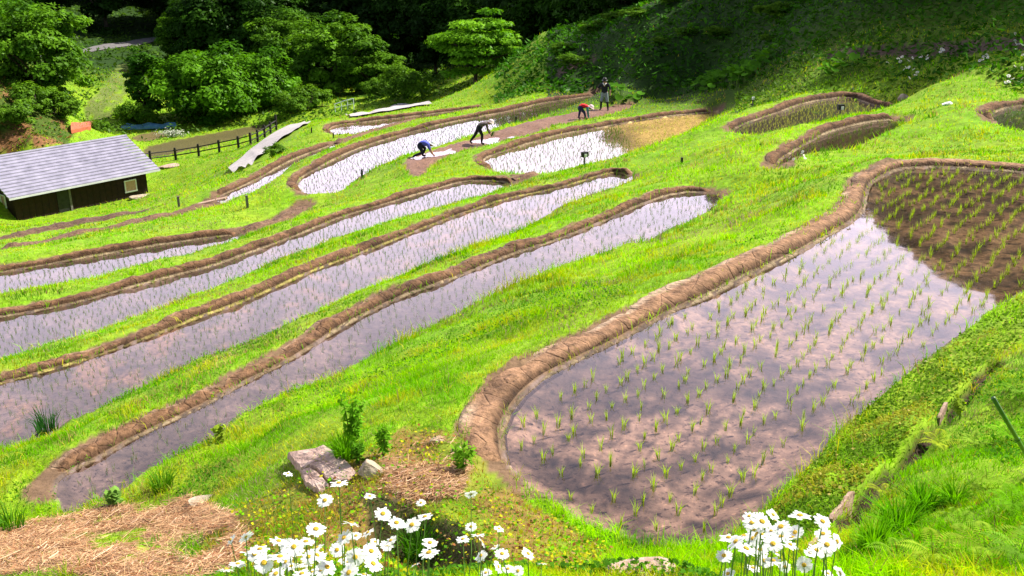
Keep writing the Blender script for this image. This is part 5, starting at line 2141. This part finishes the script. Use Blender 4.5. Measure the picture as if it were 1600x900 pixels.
zm = PADDY['muddy']['z']
hair = cloth("dark_hair", (.012, .010, .009))
boot = cloth("black_boots", (.012, .012, .013))


def at_mud(u, v):
    p = pz(u, v, zm)
    p[2] = H(p[0], p[1])
    return p


# blue shirt, crouched to the right
J = pose((0, 0, .62), (.14, 0, .66), (.36, 0, .62), (.47, 0, .56), (.56, 0, .57), (.64, 0, .60),
         ((.37, .17, .60), (.37, -.17, .60)), ((.44, .2, .36), (.45, -.2, .38)), ((.56, .14, .14), (.58, -.12, .16)), ((.62, .12, .05), (.66, -.1, .07)),
         ((.24, .16, .38), (.12, -.14, .24)), ((.10, .15, .07), (-.26, -.13, .10)), ((.26, .16, .04), (-.30, -.13, .02)), 'shirt', 'trousers', 'shirt', 'boot', 'skin', 'skin')
person(at_mud(656, 246), .05, J, EDGES, dict(shirt=cloth("blue_shirt", (.07, .09, .42)), trousers=cloth("navy_trousers", (.012, .014, .03)), skin=M_SKIN, hair=hair, boot=boot),
       "person in a blue shirt and white hat crouching to plant in the mud", bonnet(cloth("white_hat", (.62, .62, .60)), .2, .125, .5))
# patterned jacket, bent forward with a bundle
J = pose((0, 0, .80), (.13, 0, .90), (.34, 0, .98), (.46, 0, .98), (.55, 0, .98), (.62, 0, 1.02),
         ((.36, .17, .96), (.36, -.17, .96)), ((.42, .2, .70), (.40, -.2, .72)), ((.56, .14, .50), (.50, -.14, .52)), ((.63, .1, .46), (.57, -.12, .46)),
         ((-.12, .14, .46), (.16, -.12, .45)), ((-.38, .13, .12), (.12, -.12, .08)), ((-.28, .13, .02), (.26, -.12, .03)), 'jacket', 'trousers', 'jacket', 'boot')
pb = person(at_mud(748, 227), .1, J, EDGES, dict(jacket=cloth("patterned_jacket", (.035, .03, .028), (.16, .12, .11), 14), trousers=cloth("black_trousers", (.010, .010, .016)), skin=M_SKIN, hair=hair, boot=boot),
            "person in a patterned jacket and pale bonnet bending with a green bundle", bonnet(cloth("pale_pink_bonnet", (.60, .45, .45), (.70, .60, .60)), .17, .13, .45, cloth("pink_flap", (.5, .16, .16))))
pp = pb.matrix_world.to_translation() if False else Vector(pb.location)
n_ = 60
V, F, C = blades(RNG.normal(0, .025, (n_, 3)), RNG.uniform(.18, .3, n_), np.full(n_, .016), RNG.uniform(-.8, .8, n_), RNG.uniform(.5, 1.3, n_), np.array([.07, .2, .02]) * RNG.uniform(.6, 1.3, (n_, 1)))
tag(link("seedling_bundle", mesh_np("seedling_bundle", V, F, M_SEED, C), None, (pp.x + .60, pp.y + .08, pp.z + .38)), "green bundle of rice seedlings in the hand of the person in the patterned jacket", "seedling bundle")
# red shirt, bent forward
J = pose((0, 0, .68), (.15, 0, .74), (.38, 0, .70), (.49, 0, .63), (.58, 0, .62), (.66, 0, .63),
         ((.40, .17, .68), (.40, -.17, .68)), ((.42, .2, .44), (.44, -.2, .44)), ((.45, .14, .22), (.48, -.14, .22)), ((.46, .13, .12), (.50, -.13, .10)),
         ((.03, .14, .40), (.26, -.14, .40)), ((-.03, .14, .08), (.33, -.14, .07)), ((.08, .14, .03), (.44, -.14, .03)), 'shirt', 'trousers', 'sleeve', 'boot', 'glove', 'sleeve')
person(at_mud(905, 187), -.05, J, EDGES, dict(shirt=cloth("red_shirt", (.50, .012, .02)), trousers=cloth("dark_blue_trousers", (.015, .02, .07)), skin=M_SKIN, hair=hair, boot=boot, sleeve=cloth("teal_sleeves", (.05, .16, .22)), glove=cloth("teal_gloves", (.05, .16, .22))),
       "person in a red shirt and pale pink hat bending over the mud", bonnet(cloth("pink_hat", (.62, .40, .45), (.72, .58, .60)), .2, .14, .55))
# standing man facing the viewer
J = pose((0, 0, .90), (0, 0, 1.06), (.01, 0, 1.30), (.03, 0, 1.46), (.06, 0, 1.58), (.06, 0, 1.66),
         ((0, .20, 1.38), (0, -.20, 1.38)), ((.02, .30, 1.12), (.06, -.36, 1.16)), ((.04, .31, .88), (.22, -.42, 1.00)), ((.06, .31, .80), (.30, -.40, .98)),
         ((.03, .16, .48), (.10, -.15, .50)), ((-.02, .20, .09), (.04, -.18, .09)), ((.12, .24, .04), (.20, -.20, .04)), 'shirt', 'jeans', 'shirt', 'boot', 'skin', 'skin', 'boot')
pm = person(at_mud(944, 173), -PI / 2 - .35, J, EDGES, dict(shirt=cloth("black_shirt", (.008, .010, .016)), jeans=cloth("pale_denim", (.14, .19, .24), (.24, .28, .30), 12), skin=M_SKIN, hair=hair, boot=boot),
            "man standing in a black shirt, pale jeans and black boots", bonnet(M_BLACK, .16, .115, .25), scale=1.03)
tw = MB()
tw.tube([(.10, .08, 1.47), (.17, .02, 1.34), (.10, -.09, 1.47)], [.03, .035, .03], 6)
tw.build("neck_towel", cloth("white_towel", (.68, .68, .66)), pm, (0, 0, 0), 0, True)

# ------------------------------------------------------------------ sky and sun
w = bpy.data.worlds.new("World")
scn.world = w
w.use_nodes = True
nt = w.node_tree
nt.nodes.clear()
out = nt.nodes.new("ShaderNodeOutputWorld")
bg = nt.nodes.new("ShaderNodeBackground")
bg.inputs["Strength"].default_value = .066
sky = nt.nodes.new("ShaderNodeTexSky")
sky.sky_type = 'NISHITA'
sky.sun_disc = False
sky.sun_elevation = SUN_EL
sky.sun_rotation = SUN_AZ
sky.dust_density = 2.5
sky.air_density = 1.0
# bright haze and thin cloud low in the sky, thinning towards the zenith
tc = nt.nodes.new("ShaderNodeTexCoord")
mp = nt.nodes.new("ShaderNodeMapping")
mp.inputs["Scale"].default_value = (1.0, 1.0, 2.6)
nt.links.new(tc.outputs["Generated"], mp.inputs["Vector"])
nz = nt.nodes.new("ShaderNodeTexNoise")
nz.inputs["Scale"].default_value = 1.6
nz.inputs["Detail"].default_value = 5
nz.inputs["Roughness"].default_value = .5
nt.links.new(mp.outputs[0], nz.inputs["Vector"])
mr = nt.nodes.new("ShaderNodeMapRange")
mr.inputs["From Min"].default_value = .3
mr.inputs["From Max"].default_value = .7
mr.inputs["To Min"].default_value = .80
mr.inputs["To Max"].default_value = 1.0
nt.links.new(nz.outputs["Fac"], mr.inputs["Value"])
sp = nt.nodes.new("ShaderNodeSeparateXYZ")
nt.links.new(tc.outputs["Generated"], sp.inputs[0])
hz = nt.nodes.new("ShaderNodeMapRange")
hz.interpolation_type = 'SMOOTHSTEP'
hz.inputs["From Min"].default_value = .18
hz.inputs["From Max"].default_value = .68
hz.inputs["To Min"].default_value = 1.0
hz.inputs["To Max"].default_value = .03
nt.links.new(sp.outputs["Z"], hz.inputs["Value"])
hy = nt.nodes.new("ShaderNodeMapRange")           # brighter towards the sun's side of the sky
hy.interpolation_type = 'SMOOTHSTEP'
hy.inputs["From Min"].default_value = -.5
hy.inputs["From Max"].default_value = .5
hy.inputs["To Min"].default_value = .12
hy.inputs["To Max"].default_value = 1.0
nt.links.new(sp.outputs["Y"], hy.inputs["Value"])
m1 = nt.nodes.new("ShaderNodeMath")
m1.operation = 'MULTIPLY'
nt.links.new(mr.outputs[0], m1.inputs[0])
nt.links.new(hz.outputs[0], m1.inputs[1])
m2 = nt.nodes.new("ShaderNodeMath")
m2.operation = 'MULTIPLY'
nt.links.new(m1.outputs[0], m2.inputs[0])
nt.links.new(hy.outputs[0], m2.inputs[1])
mx = nt.nodes.new("ShaderNodeMix")
mx.data_type = 'RGBA'
mx.inputs["B"].default_value = (29.5, 26.3, 33.5, 1)
nt.links.new(m2.outputs[0], mx.inputs["Factor"])
nt.links.new(sky.outputs[0], mx.inputs["A"])
nt.links.new(mx.outputs["Result"], bg.inputs[0])
nt.links.new(bg.outputs[0], out.inputs[0])

sl = bpy.data.lights.new("sun", 'SUN')
sl.energy = 5.0
sl.angle = math.radians(.5)
sl.color = (1, .95, .86)
so = bpy.data.objects.new("sun", sl)
COL.objects.link(so)
sd = Vector((math.sin(SUN_AZ) * math.cos(SUN_EL), math.cos(SUN_AZ) * math.cos(SUN_EL), math.sin(SUN_EL)))
so.rotation_euler = sd.to_track_quat('Z', 'Y').to_euler()
so.location = (30, 30, 60)

scn.view_settings.view_transform = 'Standard'
scn.view_settings.look = 'None'
scn.view_settings.exposure = .95
scn.view_settings.gamma = 1
scn.view_settings.use_curve_mapping = False
scn.cycles.max_bounces = 6
scn.cycles.transparent_max_bounces = 8
scn.cycles.diffuse_bounces = 3
scn.cycles.glossy_bounces = 3
scn.cycles.use_denoising = True
scn.cycles.sample_clamp_indirect = 6
